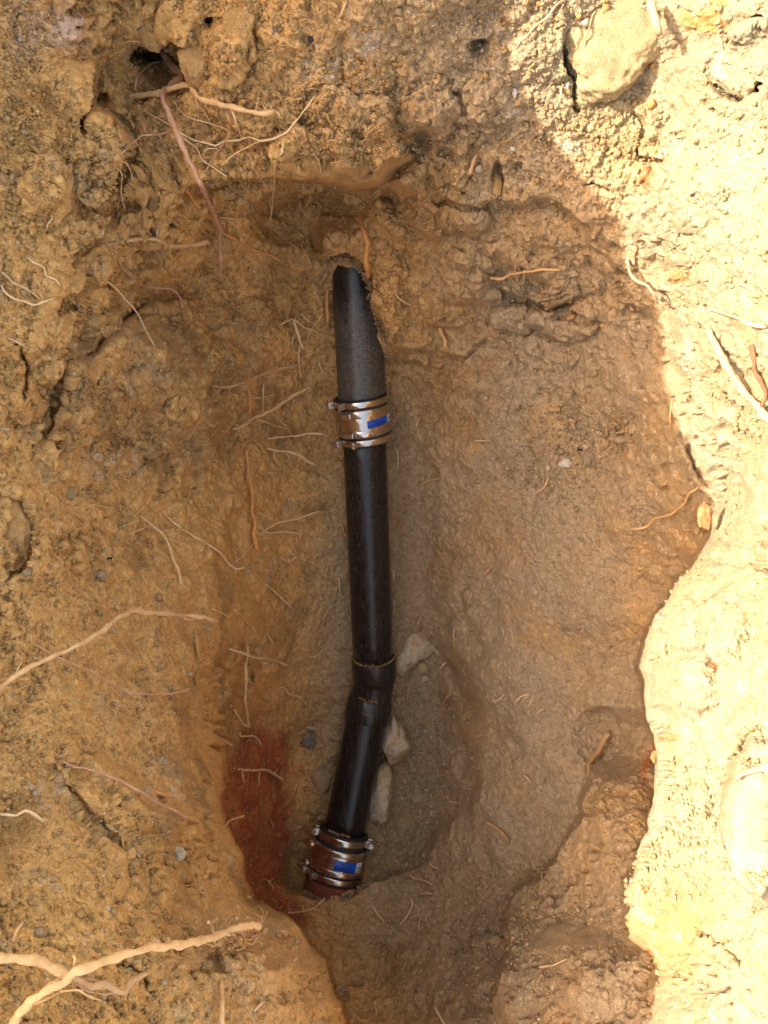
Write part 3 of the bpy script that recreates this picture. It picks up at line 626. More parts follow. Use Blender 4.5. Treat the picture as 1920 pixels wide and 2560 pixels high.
# centre lines
A0 = pt(766.5, 506, 1.722); A1 = pt(770, 560, 1.715); A2 = pt(780.5, 858, 1.803); A3 = pt(784, 905, 1.822)
Bq0 = pt(786, 912, 1.826); B1 = pt(788, 950, 1.838); B2 = pt(807, 1425, 2.005)
E1 = pt(806, 1490, 2.03); C0 = pt(798.5, 1522, 2.035); C1 = pt(752.8, 1749, 2.01); C2 = pt(742, 1802, 2.005); C3 = pt(722, 1885, 1.995); C4 = pt(704, 1968, 1.99)
def seg_pts(a, b, n=8): return [a.lerp(b, i / n) for i in range(n + 1)]
up = tube_along('drain_pipe', seg_pts(A0, A3), .0565, M_ABSD, None)
tag(up, 'black plastic pipe coming out of the overhanging soil, its top dusted with pale grit', 'pipe', 'black drain pipes')
# upper coupling
Lu = Loc((A2 + B1) / 2, (A2 - B1).normalized() + Vector((-.05, 0, 0))); half = (A2 - B1).length / 2 + .004
cu = empty('pipe_coupling', Lu.c); tag(cu, 'shiny steel banded coupling high on the black pipe below the dusty stretch', 'coupling', 'pipe couplings')
r0 = .0625
lathe('rubber_sleeve', Lu, [(-half, .0530), (-half, r0 - .0015), (-half + .002, r0 + .001), (-half * .4, r0), (half * .4, r0), (half - .002, r0 + .001), (half, r0 - .0015), (half, .0545)], M_RUB, cu)
hS = half - .0235
sh = band('steel_shield', Lu, 0, r0 + .0010, hS * 2, M_STEEL, cu, bulge=.0012)
for hh in (hS - .009, -hS + .009):
    bd = band('shield_clamp_band', Lu, hh, r0 + .0030, .016, M_STEEL, cu, phi0=-1.9, phi1=-.05 if hh > 0 else .0)
    screw_housing(cu, Lu, hh, r0 + .0048, -.52)
    for k in (1,): bpart('rivet', [rod(Lu.p(.26, hh, r0 + .003), Lu.p(.26, hh, r0 + .0058), .0028)], M_BOLT, cu)
bt = band('clamp_band', Lu, half - .0105, r0 + .0012, .0145, M_STEEL, cu); t_bolt(cu, Lu, half - .0105, r0 + .002, -1.30, -.72, .022)
bb = band('clamp_band', Lu, -half + .0105, r0 + .0012, .015, M_DSTEEL, cu); t_bolt(cu, Lu, -half + .0105, r0 + .002, -1.08, -.42, .026)
sticker(cu, Lu, -.002, .0175, .12, 1.28, r0 + .0036, skew=.004)
# middle pipe, bend, lower pipe: glued together
dp = empty('drain_pipe', B1); tag(dp, 'long glossy black plastic pipe with a bend, running between the two steel couplings', 'pipe', 'black drain pipes')
tube_along('pipe_section', seg_pts(Bq0, B2 + (E1 - B2) * .3), .0520, M_ABS, dp)
axU = (B1 - B2).normalized(); axL = (C0 - C1).normalized()
K = pt(808, 1478, 2.028)
bend = [B2 + axU * .0, B2 - axU * .048]
arc = []
pA = B2 - axU * .050; pB = C0 + axL * .004
for i in range(11):
    t = i / 10; arc.append(pA * (1 - t) ** 2 + K * 2 * t * (1 - t) + pB * t * t)
el = tube_along('bend_fitting', arc, .0535, M_FIT, dp)
hubU = Loc(B2 - axU * .022, axU)
lathe('hub', hubU, [(-.036, .052), (-.034, .0555), (-.030, .0575), (.026, .0582), (.028, .0575), (.028, .052)], M_FIT, el)
hubL = Loc(C0 - axL * .016, axL)
lathe('hub', hubL, [(-.030, .052), (-.030, .0585), (-.028, .0600), (.026, .0598), (.030, .0580), (.031, .053)], M_FIT, el)
tube_along('pipe_section', seg_pts(C0 - axL * .005, C2), .0535, M_ABS, dp)
# soil caught on the rims of the bend
def crumbs(name, L, h, r, p0, p1, n, parent, size=.003, mat=None):
    V = []; Fc = []; rnd = random.Random(n)
    for i in range(n):
        ph = rnd.uniform(p0, p1); o = L.p(ph, h + rnd.gauss(0, .0018), r + rnd.uniform(-.001, .0015)); s = size * rnd.uniform(.4, 1.1); b0 = len(V)
        for v in ((1,0,0),(-1,0,0),(0,1,0),(0,-1,0),(0,0,1),(0,0,-1)): V.append(o + Vector(v) * s * rnd.uniform(.6, 1.2))
        for f in ((0,2,4),(2,1,4),(1,3,4),(3,0,4),(2,0,5),(1,2,5),(3,1,5),(0,3,5)): Fc.append(tuple(k + b0 for k in f))
    return link(name, mesh_of(name, V, Fc), mat or M_SOILC, parent)
crumbs('soil_rim', hubU, .030, .0535, -1.5, 1.5, 320, dp, .0022)
crumbs('soil_rim', Loc(C0 + axL * .014, axL), .004, .0575, -.55, .35, 110, dp, .0024)
crumbs('soil_crumbs', hubL, -.002, .0602, -.3, .1, 40, dp, .0018)
crumbs('soil_crumbs', Loc(C2, axL), .014, .0555, -.8, .3, 90, dp, .003)
# lower coupling, wider where it grips the clay pipe
Lw = Loc((C2 + C3) / 2, C2 - C3); hw = (C2 - C3).length / 2 + .010
cl = empty('pipe_coupling', Lw.c); tag(cl, 'muddy steel banded coupling joining the black pipe to the red clay pipe', 'coupling', 'pipe couplings')
rt, rb = .064, .0745
def rl(h): return rb + (rt - rb) * (h + hw) / (2 * hw)
lathe('rubber_sleeve', Lw, [(-hw, .066), (-hw, rb - .001), (-hw + .003, rb + .001), (-hw * .5, rl(-hw * .5)), (hw * .5, rl(hw * .5)), (hw - .003, rt + .001), (hw, rt - .001), (hw, .054)], M_RUB, cl)
lathe('steel_shield', Lw, [(-hw * .60, rb - .004), (-hw * .60, rb + .0005), (-hw * .3, rb + .001), (hw * .42, rb - .001), (hw * .46, rb - .002), (hw * .46, rb - .006)], M_DSTEEL, cl)
band('shield_clamp_band', Lw, -hw * .46, rb + .0016, .014, M_DSTEEL, cl); screw_housing(cl, Lw, -hw * .46, rb + .003, -1.22, .02)
band('shield_clamp_band', Lw, hw * .34, rb + .0008, .013, M_DSTEEL, cl); screw_housing(cl, Lw, hw * .34, rb + .002, -1.22, .02)
band('clamp_band', Lw, hw - .014, rt + .0022, .017, M_STEEL, cl)
for sd in (-1, 1):
    o = Lw.p(sd * 1.42, hw - .014, rt + .013)
    bl = bpart('clamp_bolt', [rod(o - Lw.n * .024, o + Lw.n * .012, .0034)], M_BOLT, cl)
    bpart('nut', [rod(o + Lw.n * .012, o + Lw.n * .020, .0078, hexa=True)], M_BOLT, bl, .001)
    bpart('lug', [lbox(Lw, sd * 1.30, hw - .014, rt + .001, .010, .019, .012)], M_BOLT, bl, .002)
    bpart('lug', [lbox(Lw, sd * 1.60, hw - .014, rt + .001, .010, .019, .012)], M_BOLT, bl, .002)
band('clamp_band', Lw, -hw + .013, rb + .0018, .015, M_DSTEEL, cl); t_bolt(cl, Lw, -hw + .013, rb + .002, -1.10, -.66, .034)
sticker(cl, Lw, -.006, .0250, -.06, .98, rb + .0014)
cp = tube_along('clay_pipe', seg_pts(C3 + (C2 - C3) * .3, C4 + (C4 - C3) * 1.2), .0705, M_CLAY, None, thick=.016)
tag(cp, 'reddish brown clay pipe half buried in soil under the lower coupling', 'clay pipe')
for r in (cu, dp, cl): adopt(r)
# ------------------------------------------------------------------ stones and clods
import bmesh
def stone_mat(name, c1, c2, c3=None, rough=.85):
    m, nt, b = mat_base(name, rough, .25); co = coordn(nt); n = noise_tex(nt, 18, 6, .7, co); g = noise_tex(nt, 160, 5, .75, co)
    c = mix(nt, ramp(nt, n, [(.35, 0.0), (.65, 1.0)]), c1, c2); c = mix(nt, 1.0, c, ramp(nt, g, [(.3, .7), (.7, 1.25)]), 'MULTIPLY')
    c = mix(nt, ramp(nt, noise_tex(nt, 75, 6, .8, co), [(.50, 0.0), (.62, .85)]), c, (.36, .25, .13))
    if c3: c = mix(nt, ramp(nt, noise_tex(nt, 9, 5, .8, co), [(.5, 0.0), (.6, .85)]), c, c3)
    nt.links.new(c, b.inputs['Base Color']); bump(nt, b, g, .7, .002, bump(nt, None, n, .4, .004)); return m
S_PALE = stone_mat('pale_stone', (.56, .45, .32), (.42, .32, .20), (.38, .26, .13)); S_WHITE = stone_mat('white_quartz', (.66, .60, .52), (.5, .44, .36))
S_TAN = stone_mat('tan_stone', (.40, .29, .15), (.30, .20, .09)); S_GREY = stone_mat('grey_stone', (.20, .165, .14), (.12, .10, .085))
S_BLACK = stone_mat('charcoal', (.02, .02, .022), (.045, .04, .04)); S_EARTH = soil_mat('clod_earth', False, (.45, .265, .10))
S_BROWN = soil_mat('clod_brown', False, (.35, .25, .14)); S_SUN = stone_mat('sunlit_stone', (.35, .30, .20), (.29, .235, .14), (.40, .35, .25)); S_RUST = stone_mat('rusty_clay', (.42, .20, .08), (.36, .17, .07))
S_BIG = soil_mat('boulder_earth', False, (.41, .305, .16))
def stone(x, y, rx, ry, mat, label, name='stone', cat='stone', out=.5, turn=0.0, seed=1, cuts=6, deep=None, sub=5, outline=None, group=None, rnd=.16, dd=None, thick=.75):
    """rx, ry: half sizes on the survey sheet; out: how much of its thickness stands proud"""
    D0 = 1.85 - (1.85 - dd) * 1.11 if dd else surf(x, y, Dfin); k = D0 * SC / F; a, b = rx * k, ry * k; cz = min(a, b) * thick if deep is None else deep
    bm = bmesh.new(); bmesh.ops.create_icosphere(bm, subdivisions=sub, radius=1.0); R = random.Random(seed * 77 + int(x))
    if outline:      # follow a surveyed outline: radius by bearing
        O = [((px - x) / rx, -(py - y) / ry) for px, py in outline]; br = [math.atan2(q, p) for p, q in O]; rr = [math.hypot(p, q) for p, q in O]
        od = sorted(zip(br, rr)); br = [o[0] for o in od]; rr = [o[1] for o in od]; br = [br[-1] - 2 * math.pi] + br + [br[0] + 2 * math.pi]; rr = [rr[-1]] + rr + [rr[0]]
        for v in bm.verts:
            t = math.atan2(v.co.y, v.co.x); s = float(np.interp(t, br, rr)); h = math.hypot(v.co.x, v.co.y)
            zz = v.co.z; f = s * (h ** .5 if h > 0 else 0) ; n_ = max(h, 1e-6)
            v.co.x *= f / n_ ; v.co.y *= f / n_; v.co.z = zz
    planes = [(Vector((R.gauss(0, 1), R.gauss(0, 1), R.gauss(0, .8))).normalized(), R.uniform(.60, .86)) for _ in range(cuts + (2 if outline else 7))]
    for v in bm.verts:
        for n, d in planes:
            t = v.co.dot(n) - d
            if t > 0: v.co -= n * t * .97
    co = np.array([v.co[:] for v in bm.verts]); n1 = fbm(co + seed * 3.1, 1.6, 4, seed, .55) + .35 * fbm(co + seed, 7, 4, seed + 1, .6)
    ct, st = math.cos(turn), math.sin(turn)
    for v, n in zip(bm.verts, n1):
        p = v.co * (1 + rnd * n); p = Vector((p.x * a, p.y * b, p.z * cz)); v.co = Vector((p.x * ct - p.y * st, p.x * st + p.y * ct, p.z))
    me = bpy.data.meshes.new(name); bm.to_mesh(me); bm.free(); me.polygons.foreach_set('use_smooth', [True] * len(me.polygons))
    o = link(name, me, mat); c = pt(x, y, D0 - cz * (out * 2 - 1)); o.location = c
    # lie the flat side along the wall behind it
    i = int((y + MARG) / STEP); j = int((x + MARG) / STEP); w = max(6, int(max(rx, ry) / STEP)); N3 = N.reshape(NY, NX, 3)
    nn = N3[max(0, i - w):i + w, max(0, j - w):j + w].reshape(-1, 3).mean(0); nn = Vector(nn.tolist()).normalized(); nn = (nn + Vector((0, 0, 1.0))).normalized()
    o.rotation_euler = nn.to_track_quat('Z', 'Y').to_euler() if False else Vector((0, 0, 1)).rotation_difference(nn).to_euler()
    tag(o, label, cat, group); return o
G1 = 'stones beside the pipe'
stone(893, 1412, 46, 52, S_PALE, 'flat tan slab lying right of the pipe just above the bend', outline=[(848,1445),(868,1400),(905,1362),(930,1385),(938,1402),(925,1420),(905,1422),(885,1440),(858,1466),(850,1460)], seed=3, group=G1, out=.6, cuts=3, rnd=.06, deep=.025)
stone(860, 1590, 40, 70, S_PALE, 'pale grey pointed stone wedged against the pipe below the bend', outline=[(835,1655),(818,1610),(838,1560),(845,1528),(858,1560),(876,1590),(888,1612),(878,1640),(858,1652)], seed=5, group=G1, out=.78, cuts=4, rnd=.07, deep=.045)
stone(822, 1718, 26, 70, S_PALE, 'long pale stone standing beside the lower pipe under the pointed one', outline=[(815,1655),(835,1652),(847,1668),(845,1720),(842,1758),(820,1785),(802,1778),(798,1740),(806,1690)], seed=8, group=G1, out=.75, cuts=4, rnd=.07, deep=.04)
stone(695, 1684, 24, 32, S_TAN, 'round tan stone left of the lower pipe above the clamps', seed=9, group=G1, out=.75)
stone(914, 1446, 12, 20, S_TAN, 'small oblong stone below the flat slab', seed=10, group=G1, turn=.5, out=.7)
stone(917, 1466, 9, 9, S_PALE, 'small pebble at the foot of the oblong stone', name='pebble', cat='pebble', seed=11, out=.7)
stone(860, 1512, 10, 10, S_TAN, 'small tan pebble touching the right side of the bend', name='pebble', cat='pebble', seed=12, out=.7)
stone(667, 1600, 22, 24, S_GREY, 'dark purplish stone sunk in the wall left of the lower pipe', seed=13, out=.35)
stone(1223, 1001, 17, 13, S_WHITE, 'small bright white quartz stone on the right slope', seed=14, out=.8, cuts=8)
stone(1184, 1012, 6, 11, S_PALE, 'little grey stone just left of the white quartz', name='pebble', cat='pebble', seed=15, out=.7)
stone(1254, 970, 7, 6, S_BLACK, 'tiny black stone above right of the white quartz', name='pebble', cat='pebble', seed=16, out=.8)
stone(1250, 995, 12, 14, S_TAN, 'brownish stone right of the white quartz', seed=17, out=.6); stone(1265, 965, 9, 6, S_PALE, 'pale pebble beside the tiny black stone', name='pebble', cat='pebble', seed=18, out=.6)
stone(1167, 968, 28, 26, S_BROWN, 'brown angular clod above left of the white quartz', name='clod', cat='clod', seed=19, out=.3, turn=.5)
stone(317, 972, 22, 18, S_TAN, 'rounded tan stone in the left wall among crumbly soil', seed=20, out=.65)
stone(148, 1062, 17, 17, S_TAN, 'round stone near the left edge below the long crack', seed=21, out=.65)
stone(170, 980, 8, 8, S_PALE, 'small pale pebble below the long crack', name='pebble', cat='pebble', seed=22, out=.7)
stone(237, 1208, 7, 6, S_BLACK, 'tiny black pebble alone on the smooth left wall', name='pebble', cat='pebble', seed=23, out=.8)
stone(512, 66, 44, 50, S_EARTH, 'squarish block of earth near the top edge', name='clod', cat='clod', outline=[(478,30),(500,20),(545,28),(557,70),(552,105),(515,108),(480,95),(462,70)], seed=24, out=.5, cuts=8, rnd=.12)
stone(432, 135, 66, 64, S_EARTH, 'angular block of earth above the reddish brown root', name='clod', cat='clod', outline=[(350,60),(400,50),(450,60),(490,105),(492,122),(465,165),(435,192),(410,180),(395,140),(370,100)], seed=25, out=.42, cuts=8, rnd=.12)
stone(1335, 100, 122, 100, S_BIG, 'big sunlit boulder of earth at the upper right', name='boulder', cat='boulder', outline=[(1215,20),(1260,-20),(1380,-30),(1440,10),(1450,60),(1440,100),(1390,150),(1310,203),(1280,200),(1250,160),(1225,110)], seed=26, out=.42, cuts=1, rnd=.16, thick=.5)
stone(28, 1155, 48, 96, S_EARTH, 'large smooth stone caked in earth at the left edge', outline=[(-60,1050),(20,1062),(50,1090),(70,1150),(66,1205),(40,1245),(-60,1255)], seed=27, out=.35, cuts=4, rnd=.09)
stone(1625, 1770, 78, 150, S_SUN, 'huge bright rounded boulder at the right edge near the bottom', name='boulder', cat='boulder', outline=[(1590,1640),(1659,1600),(1760,1640),(1760,1950),(1640,1940),(1580,1860),(1560,1760)], seed=28, out=.35, cuts=8, rnd=.13, thick=.7)
stone(1072, 385, 15, 46, S_EARTH, 'upright smooth oblong lump set in the wall right of centre', name='clod', cat='clod', seed=29, out=.5, cuts=1, rnd=.08)
stone(1522, 1118, 16, 36, S_RUST, 'rounded orange brown clod jutting past the sunlit edge', name='clod', cat='clod', seed=30, out=.7, cuts=2, dd=1.14)
stone(678, 86, 14, 10, S_BLACK, 'crumbly black charcoal lump near the top edge', name='charcoal_lump', cat='charcoal', seed=31, out=.6)
stone(34, 742, 12, 12, S_BLACK, 'black charcoal lump in the left edge wall', name='charcoal_lump', cat='charcoal', seed=32, out=.5)
stone(593, 66, 12, 9, S_GREY, 'small bluish grey stone near the top edge', seed=33, out=.6, turn=.6)
stone(1108, 322, 7, 9, S_WHITE, 'white pebble in the shaded wall left of the boulder shadow', name='pebble', cat='pebble', seed=34, out=.6)
stone(1112, 200, 7, 12, S_WHITE, 'white chip of stone near the top of the shaded wall', name='pebble', cat='pebble', seed=35, out=.6)
stone(1227, 180, 6, 14, S_WHITE, 'white pebble left of the big sunlit boulder', name='pebble', cat='pebble', seed=36, out=.6)
stone(1215, 520, 14, 16, S_PALE, 'grey stone in the wall below the sunlit edge', seed=37, out=.45); stone(1195, 512, 8, 12, S_WHITE, 'pale stone beside the grey one in the upper wall', name='pebble', cat='pebble', seed=38, out=.45)
stone(1342, 560, 14, 16, S_GREY, 'grey stone by the top of the thin root at the shadow edge', seed=39, out=.4)
stone(1468, 594, 22, 16, S_RUST, 'orange clay patch stone in the sunlit wall', seed=40, out=.3)
stone(1414, 1636, 9, 16, S_RUST, 'orange brown clay lump on the sunlit rim', name='clod', cat='clod', seed=41, out=.5, dd=1.08)
stone(1452, 1593, 13, 8, S_RUST, 'flat orange clay lump on the sunlit rim above the other', name='clod', cat='clod', seed=42, out=.4)
stone(1310, 1706, 4, 4, S_WHITE, 'tiny pale pebble on the dark slope near the sunlit rim', name='pebble', cat='pebble', seed=43, out=.8)
stone(903, 1725, 26, 32, S_BROWN, 'low rounded clod right of the long pale stone', name='clod', cat='clod', seed=44, out=.3)
stone(866, 1782, 18, 20, S_BROWN, 'small clod right of the lower end of the pipe', name='clod', cat='clod', seed=45, out=.35)
stone(895, 1663, 9, 9, S_TAN, 'small pebble below right of the pointed stone', name='pebble', cat='pebble', seed=46, out=.6); stone(886, 1646, 7, 8, S_TAN, 'little pebble touching the pointed stone on its right', name='pebble', cat='pebble', seed=47, out=.6)
stone(382, 1847, 22, 18, S_PALE, 'pale stone sunk in the lower left wall', seed=49, out=.35)
stone(1012, 1290, 14, 18, S_BROWN, 'egg shaped clod in the trench side right of the pipe', name='clod', cat='clod', seed=51, out=.5)
stone(708, 1928, 7, 6, S_PALE, 'pale pebble resting on the clay pipe', name='pebble', cat='pebble', seed=52, out=.8)
stone(1417, 2017, 6, 5, S_WHITE, 'bright white pebble in the golden sunlit soil at lower right', name='pebble', cat='pebble', seed=53, out=.7)
# loose crumbs and grit nobody could count
def grit(n, size, mat, name, seed, where):
    R = np.random.RandomState(seed); base = np.array(((1,0,0),(-1,0,0),(0,1,0),(0,-1,0),(0,0,1),(0,0,-1)), float)
    tri = np.array(((0,2,4),(2,1,4),(1,3,4),(3,0,4),(2,0,5),(1,2,5),(3,1,5),(0,3,5))); V = []; T = []; k = 0
    while k < n:
        x, y = R.uniform(0, 1659), R.uniform(0, 2212)
        if R.rand() > where(x, y): continue
        s = size * (.35 + R.gamma(1.5, .45)); p = np.array(pt(x, y, surf(x, y, Dfin) - s * .25)); q = R.normal(size=(3, 3)); q, _ = np.linalg.qr(q)
        V.append((base * R.uniform(.6, 1.25, (6, 1))) @ q * s + p); T.append(tri + 6 * k); k += 1
    V = np.concatenate(V); T = np.concatenate(T); me = bpy.data.meshes.new(name)
    me.vertices.add(len(V)); me.vertices.foreach_set('co', V.ravel().astype(np.float32)); me.loops.add(len(T) * 3); me.loops.foreach_set('vertex_index', T.ravel().astype(np.int32))
    me.polygons.add(len(T)); me.polygons.foreach_set('loop_start', (np.arange(len(T)) * 3).astype(np.int32)); me.polygons.foreach_set('loop_total', np.full(len(T), 3, np.int32)); me.update(calc_edges=True)
    return link(name, me, mat)
def w1(x, y):
    i = int((y + MARG) / STEP); j = int((x + MARG) / STEP); return 0 if x > 1420 else min(1, max(0, float(ROUGHG[i, j]) - .2) * .8) * (.22 if x > 880 else 1)
ROUGHG = rough.reshape(NY, NX)
def w2(x, y): return 0 if x > 1340 else math.exp(-((x - 900) / 80) ** 2 - ((y - 1700) / 170) ** 2) + .5 * math.exp(-((x - 1100) / 180) ** 2 - ((y - 2020) / 160) ** 2) + .5 * math.exp(-((x - 1150) / 150) ** 2 - ((y - 930) / 120) ** 2) + .012
tag(grit(46000, .0021, S_EARTH, 'soil_crumbs', 3, w1), 'loose crumbs of ochre earth strewn over the pit walls', 'soil crumbs', kind='stuff')
def w3(x, y): return float(1.0 if float(eastG[int((y + MARG) / STEP), int((x + MARG) / STEP)]) > .5 else 0) * (.35 + .65 * (math.sin(x * .013 + 2 * math.sin(y * .011)) > .2))
eastG = east.reshape(NY, NX)
tag(grit(4500, .0019, S_BIG, 'soil_crumbs', 8, w3), 'dry pale crumbs lying on the sunlit bank', 'soil crumbs', kind='stuff')
tag(grit(2600, .0026, S_PALE, 'gravel', 5, w2), 'pale grit and fine gravel scattered in the bottom of the pit', 'gravel', kind='stuff')
tag(grit(9000, .0021, S_BROWN, 'soil_crumbs', 12, lambda x, y: .8 if 860 < x < 1400 and y < 1150 else .25 if x > 860 and x < 1400 else 0), 'brown crumbs of soil on the shaded right slope', 'soil crumbs', kind='stuff')
tag(grit(5200, .0030, S_BROWN, 'soil_crumbs', 6, w2), 'brown crumbs of soil lying round the pipe and stones', 'soil crumbs', kind='stuff')

def rim_crumbs(path, n, size, seed):
    R = random.Random(seed); V = []; Fc = []
    for _ in range(n):
        i = R.randrange(len(path)-1); t = R.random(); x = path[i][0]+(path[i+1][0]-path[i][0])*t + R.gauss(0, 3.5); y = path[i][1]+(path[i+1][1]-path[i][1])*t + R.gauss(0, 3.5)
        D_ = path[i][2]+(path[i+1][2]-path[i][2])*t - R.uniform(-.012, .012); o = pt(x, y, D_); s = size * R.uniform(.4, 1.5); b0 = len(V)
        for v in ((1,0,0),(-1,0,0),(0,1,0),(0,-1,0),(0,0,1),(0,0,-1)): V.append(o + Vector(v) * s * R.uniform(.6, 1.2) + Vector((R.gauss(0,1), R.gauss(0,1), 0)) * s * .15)
        for f in ((0,2,4),(2,1,4),(1,3,4),(3,0,4),(2,0,5),(1,2,5),(3,1,5),(0,3,5)): Fc.append(tuple(k + b0 for k in f))
    return link('soil_crumbs', mesh_of('soil_crumbs', V, Fc), S_BROWN)
tag(rim_crumbs([(708,566,1.62),(722,562,1.61),(745,556,1.60),(770,572,1.60),(797,606,1.63),(804,655,1.66),(820,700,1.70),(836,745,1.75),(842,785,1.79)], 420, .0034, 9), 'crumbly soil packed along the edge where the bank covers the pipe', 'soil crumbs', kind='stuff')
tag(rim_crumbs([(655,1925,1.95),(700,1950,1.915),(750,1940,1.91),(800,1906,1.94)], 260, .0036, 10), 'crumbs of soil lying on the end of the clay pipe', 'soil crumbs', kind='stuff')
# ------------------------------------------------------------------ roots
def root_mat(name, c1, c2, pale):
    m, nt, b = mat_base(name, .75, .25); co = coordn(nt); n = noise_tex(nt, 55, 5, .7, co); g = noise_tex(nt, 420, 4, .75, co)
    c = mix(nt, ramp(nt, n, [(.35, 0.0), (.65, 1.0)]), c1, c2); c = mix(nt, ramp(nt, g, [(.60, 0.0), (.68, .6)]), c, pale)
    nt.links.new(c, b.inputs['Base Color']); bump(nt, b, g, .5, .0009, bump(nt, None, n, .4, .002)); return m
RM = dict(tan=root_mat('tan_root', (.72, .46, .22), (.58, .34, .15), (.78, .60, .38)), pale=root_mat('pale_root', (.78, .57, .33), (.64, .44, .23), (.82, .70, .50)),
          orange=root_mat('orange_root', (.70, .34, .11), (.56, .26, .09), (.74, .5, .25)), brown=root_mat('red_brown_root', (.46, .22, .12), (.55, .32, .19), (.68, .50, .34)),
          dark=root_mat('root_shadow_strand', (.15, .075, .04), (.21, .11, .06), (.3, .18, .1)), white=root_mat('bleached_root', (.46, .36, .23), (.38, .28, .16), (.54, .45, .32)),  # dark colours the strand drawn for a cast shadow
          wood=root_mat('split_wood', (.56, .34, .17), (.42, .25, .12), (.7, .5, .3)))
OFF = dict(A=(0, 0), R=(829.5, 0), B=(0, 553), Q=(829.5, 553), E=(0, 1106), D=(829.5, 1106), F=(0, 1659), G=(829.5, 1659))
RR = random.Random(5)
def sweep(ctrl, name, mat, parent=None, seg=None, ragged=False):
    """ctrl: list of (point, radius)"""
    pts = []; n = len(ctrl)
    for i in range(n - 1):
        p0 = ctrl[max(i-1, 0)]; p1 = ctrl[i]; p2 = ctrl[i+1]; p3 = ctrl[min(i+2, n-1)]
        L = (p2[0] - p1[0]).length; k = max(2, min(14, int(L / .006)))
        for s in range(k):
            t = s / k; t2, t3 = t*t, t*t*t
            q = (p1[0]*2 + (p2[0]-p0[0])*t + (p0[0]*2 - p1[0]*5 + p2[0]*4 - p3[0])*t2 + (p1[0]*3 - p0[0] - p2[0]*3 + p3[0])*t3) * .5
            pts.append((q, p1[1] + (p2[1]-p1[1])*t))
    pts.append(ctrl[-1]); m = len(pts); rm = max(p[1] for p in pts); seg = seg or (12 if rm > .004 else 8 if rm > .0015 else 5)
    ph = RR.uniform(0, 9); V = []; Fc = []; prev = None
    for i, (p, r) in enumerate(pts):
        a = pts[max(i-1, 0)][0]; c = pts[min(i+1, m-1)][0]; t = (c - a).normalized()
        s = (prev - t * prev.dot(t)).normalized() if prev is not None else t.orthogonal().normalized(); prev = s; u = t.cross(s)
        jit = Vector((math.sin(i*1.7+ph), math.cos(i*1.1+ph*2), math.sin(i*.9+ph*3))) * r * .16 if 0 < i < m-1 else Vector((0, 0, 0))
        rr = r * (1 + .14 * math.sin(i*.83+ph) + .10 * math.sin(i*2.3+ph*1.3)); rr = rr if i < m-1 else rr * .55
        for k in range(seg):
            an = 2*math.pi*k/seg; w = 1 + .12 * math.sin(an*2 + i*.25 + ph) + .06 * math.sin(an*5 + i*.9); V.append(p + jit + (s*math.cos(an) + u*math.sin(an)) * rr * w)
    for i in range(m-1):
        for k in range(seg): Fc.append((i*seg+k, i*seg+(k+1) % seg, (i+1)*seg+(k+1) % seg, (i+1)*seg+k))
    Fc += [tuple(range(seg))[::-1], tuple(range((m-1)*seg, m*seg))]
    return link(name, mesh_of(name, V, Fc), mat, parent)
def lay_points(crop, pts, w0, w1, lift=0.0, ends=(0, 0), d0=None):
    """pixels of a crop -> points lying on (or lifted off) the earth, with radii"""
    ox, oy = OFF[crop]; q = [(ox + x/2, oy + y/2) for x, y in pts]; n = len(q)
    # densify so that the root follows the ground between the bends
    dens = []
    for i in range(n-1):
        (ax, ay), (bx, by) = q[i], q[i+1]; k = max(1, int(math.hypot(bx-ax, by-ay) / 16))
        for s in range(k): t = s/k; dens.append((ax+(bx-ax)*t, ay+(by-ay)*t, (i+t)/(n-1)))
    lift *= 1.5; dens.append((*q[-1], 1.0)); D_ = [surf(x, y) for x, y, _ in dens]; m = len(D_); k = max(1, min(4, m//4))
    sm = [sum(D_[max(0, i-k):i+k+1]) / len(D_[max(0, i-k):i+k+1]) for i in range(m)]; out = []
    for i, (x, y, t) in enumerate(dens):
        w = 1.26 * (w0 + (w1-w0)*t); Dd = min(sm[i], D_[i] + .001); rad = w * .5 * SC / F * Dd * .5
        l = lift * math.sin(math.pi * min(1, max(0, t)))**.7 + ends[0]*(1-t)**2 + ends[1]*t**2
        Dd = Dd - rad*.7 - l; rad = w * .5 * SC / F * Dd * .5; jx = RR.gauss(0, .55) if 0 < i < m-1 else 0; jy = RR.gauss(0, .55) if 0 < i < m-1 else 0
        out.append((pt(x+jx, y+jy, Dd), rad))
    return out
def root(crop, pts, w0, w1, mat, label, br=(), lift=.006, ends=(-.004, .004), name='root', cat='root', group=None, parent=None):
    o = sweep(lay_points(crop, pts, w0, w1, lift, ends), name, RM[mat]); tag(o, label, cat, group)
    for b in br:
        bp, b0, b1 = b[0], b[1], b[2]; bm_ = RM[b[3]] if len(b) > 3 else RM[mat]
        c = sweep(lay_points(crop, bp, b0, b1, lift * .6, (lift * .7, .002)), 'rootlet', bm_, o)
    return o
def hairs(o, crop, pts, n, length, w=3, mat='pale'):
    """fine rootlets leaving a root at random; each is a child of it"""
    ox, oy = OFF[crop]
    for _ in range(n):
        i = RR.randrange(len(pts)-1); t = RR.random(); x = pts[i][0]+(pts[i+1][0]-pts[i][0])*t; y = pts[i][1]+(pts[i+1][1]-pts[i][1])*t
        a = RR.uniform(0, 2*math.pi); L = length * RR.uniform(.4, 1.2); q = [(x, y)]
        for s in range(4): a += RR.gauss(0, .45); q.append((q[-1][0] + math.cos(a)*L/4, q[-1][1] + math.sin(a)*L/4))
        sweep(lay_points(crop, q, w, w*.5, .003, (.004, .002)), 'rootlet', RM[mat], o)
a1 = [(700,230),(730,260),(745,290),(775,315),(780,335),(745,365),(710,395),(705,430),(730,490),(755,550),(775,600),(800,660),(840,740),(875,810),(905,880),(930,940),(950,985),(948,1050),(955,1140),(952,1165),(945,1198)]
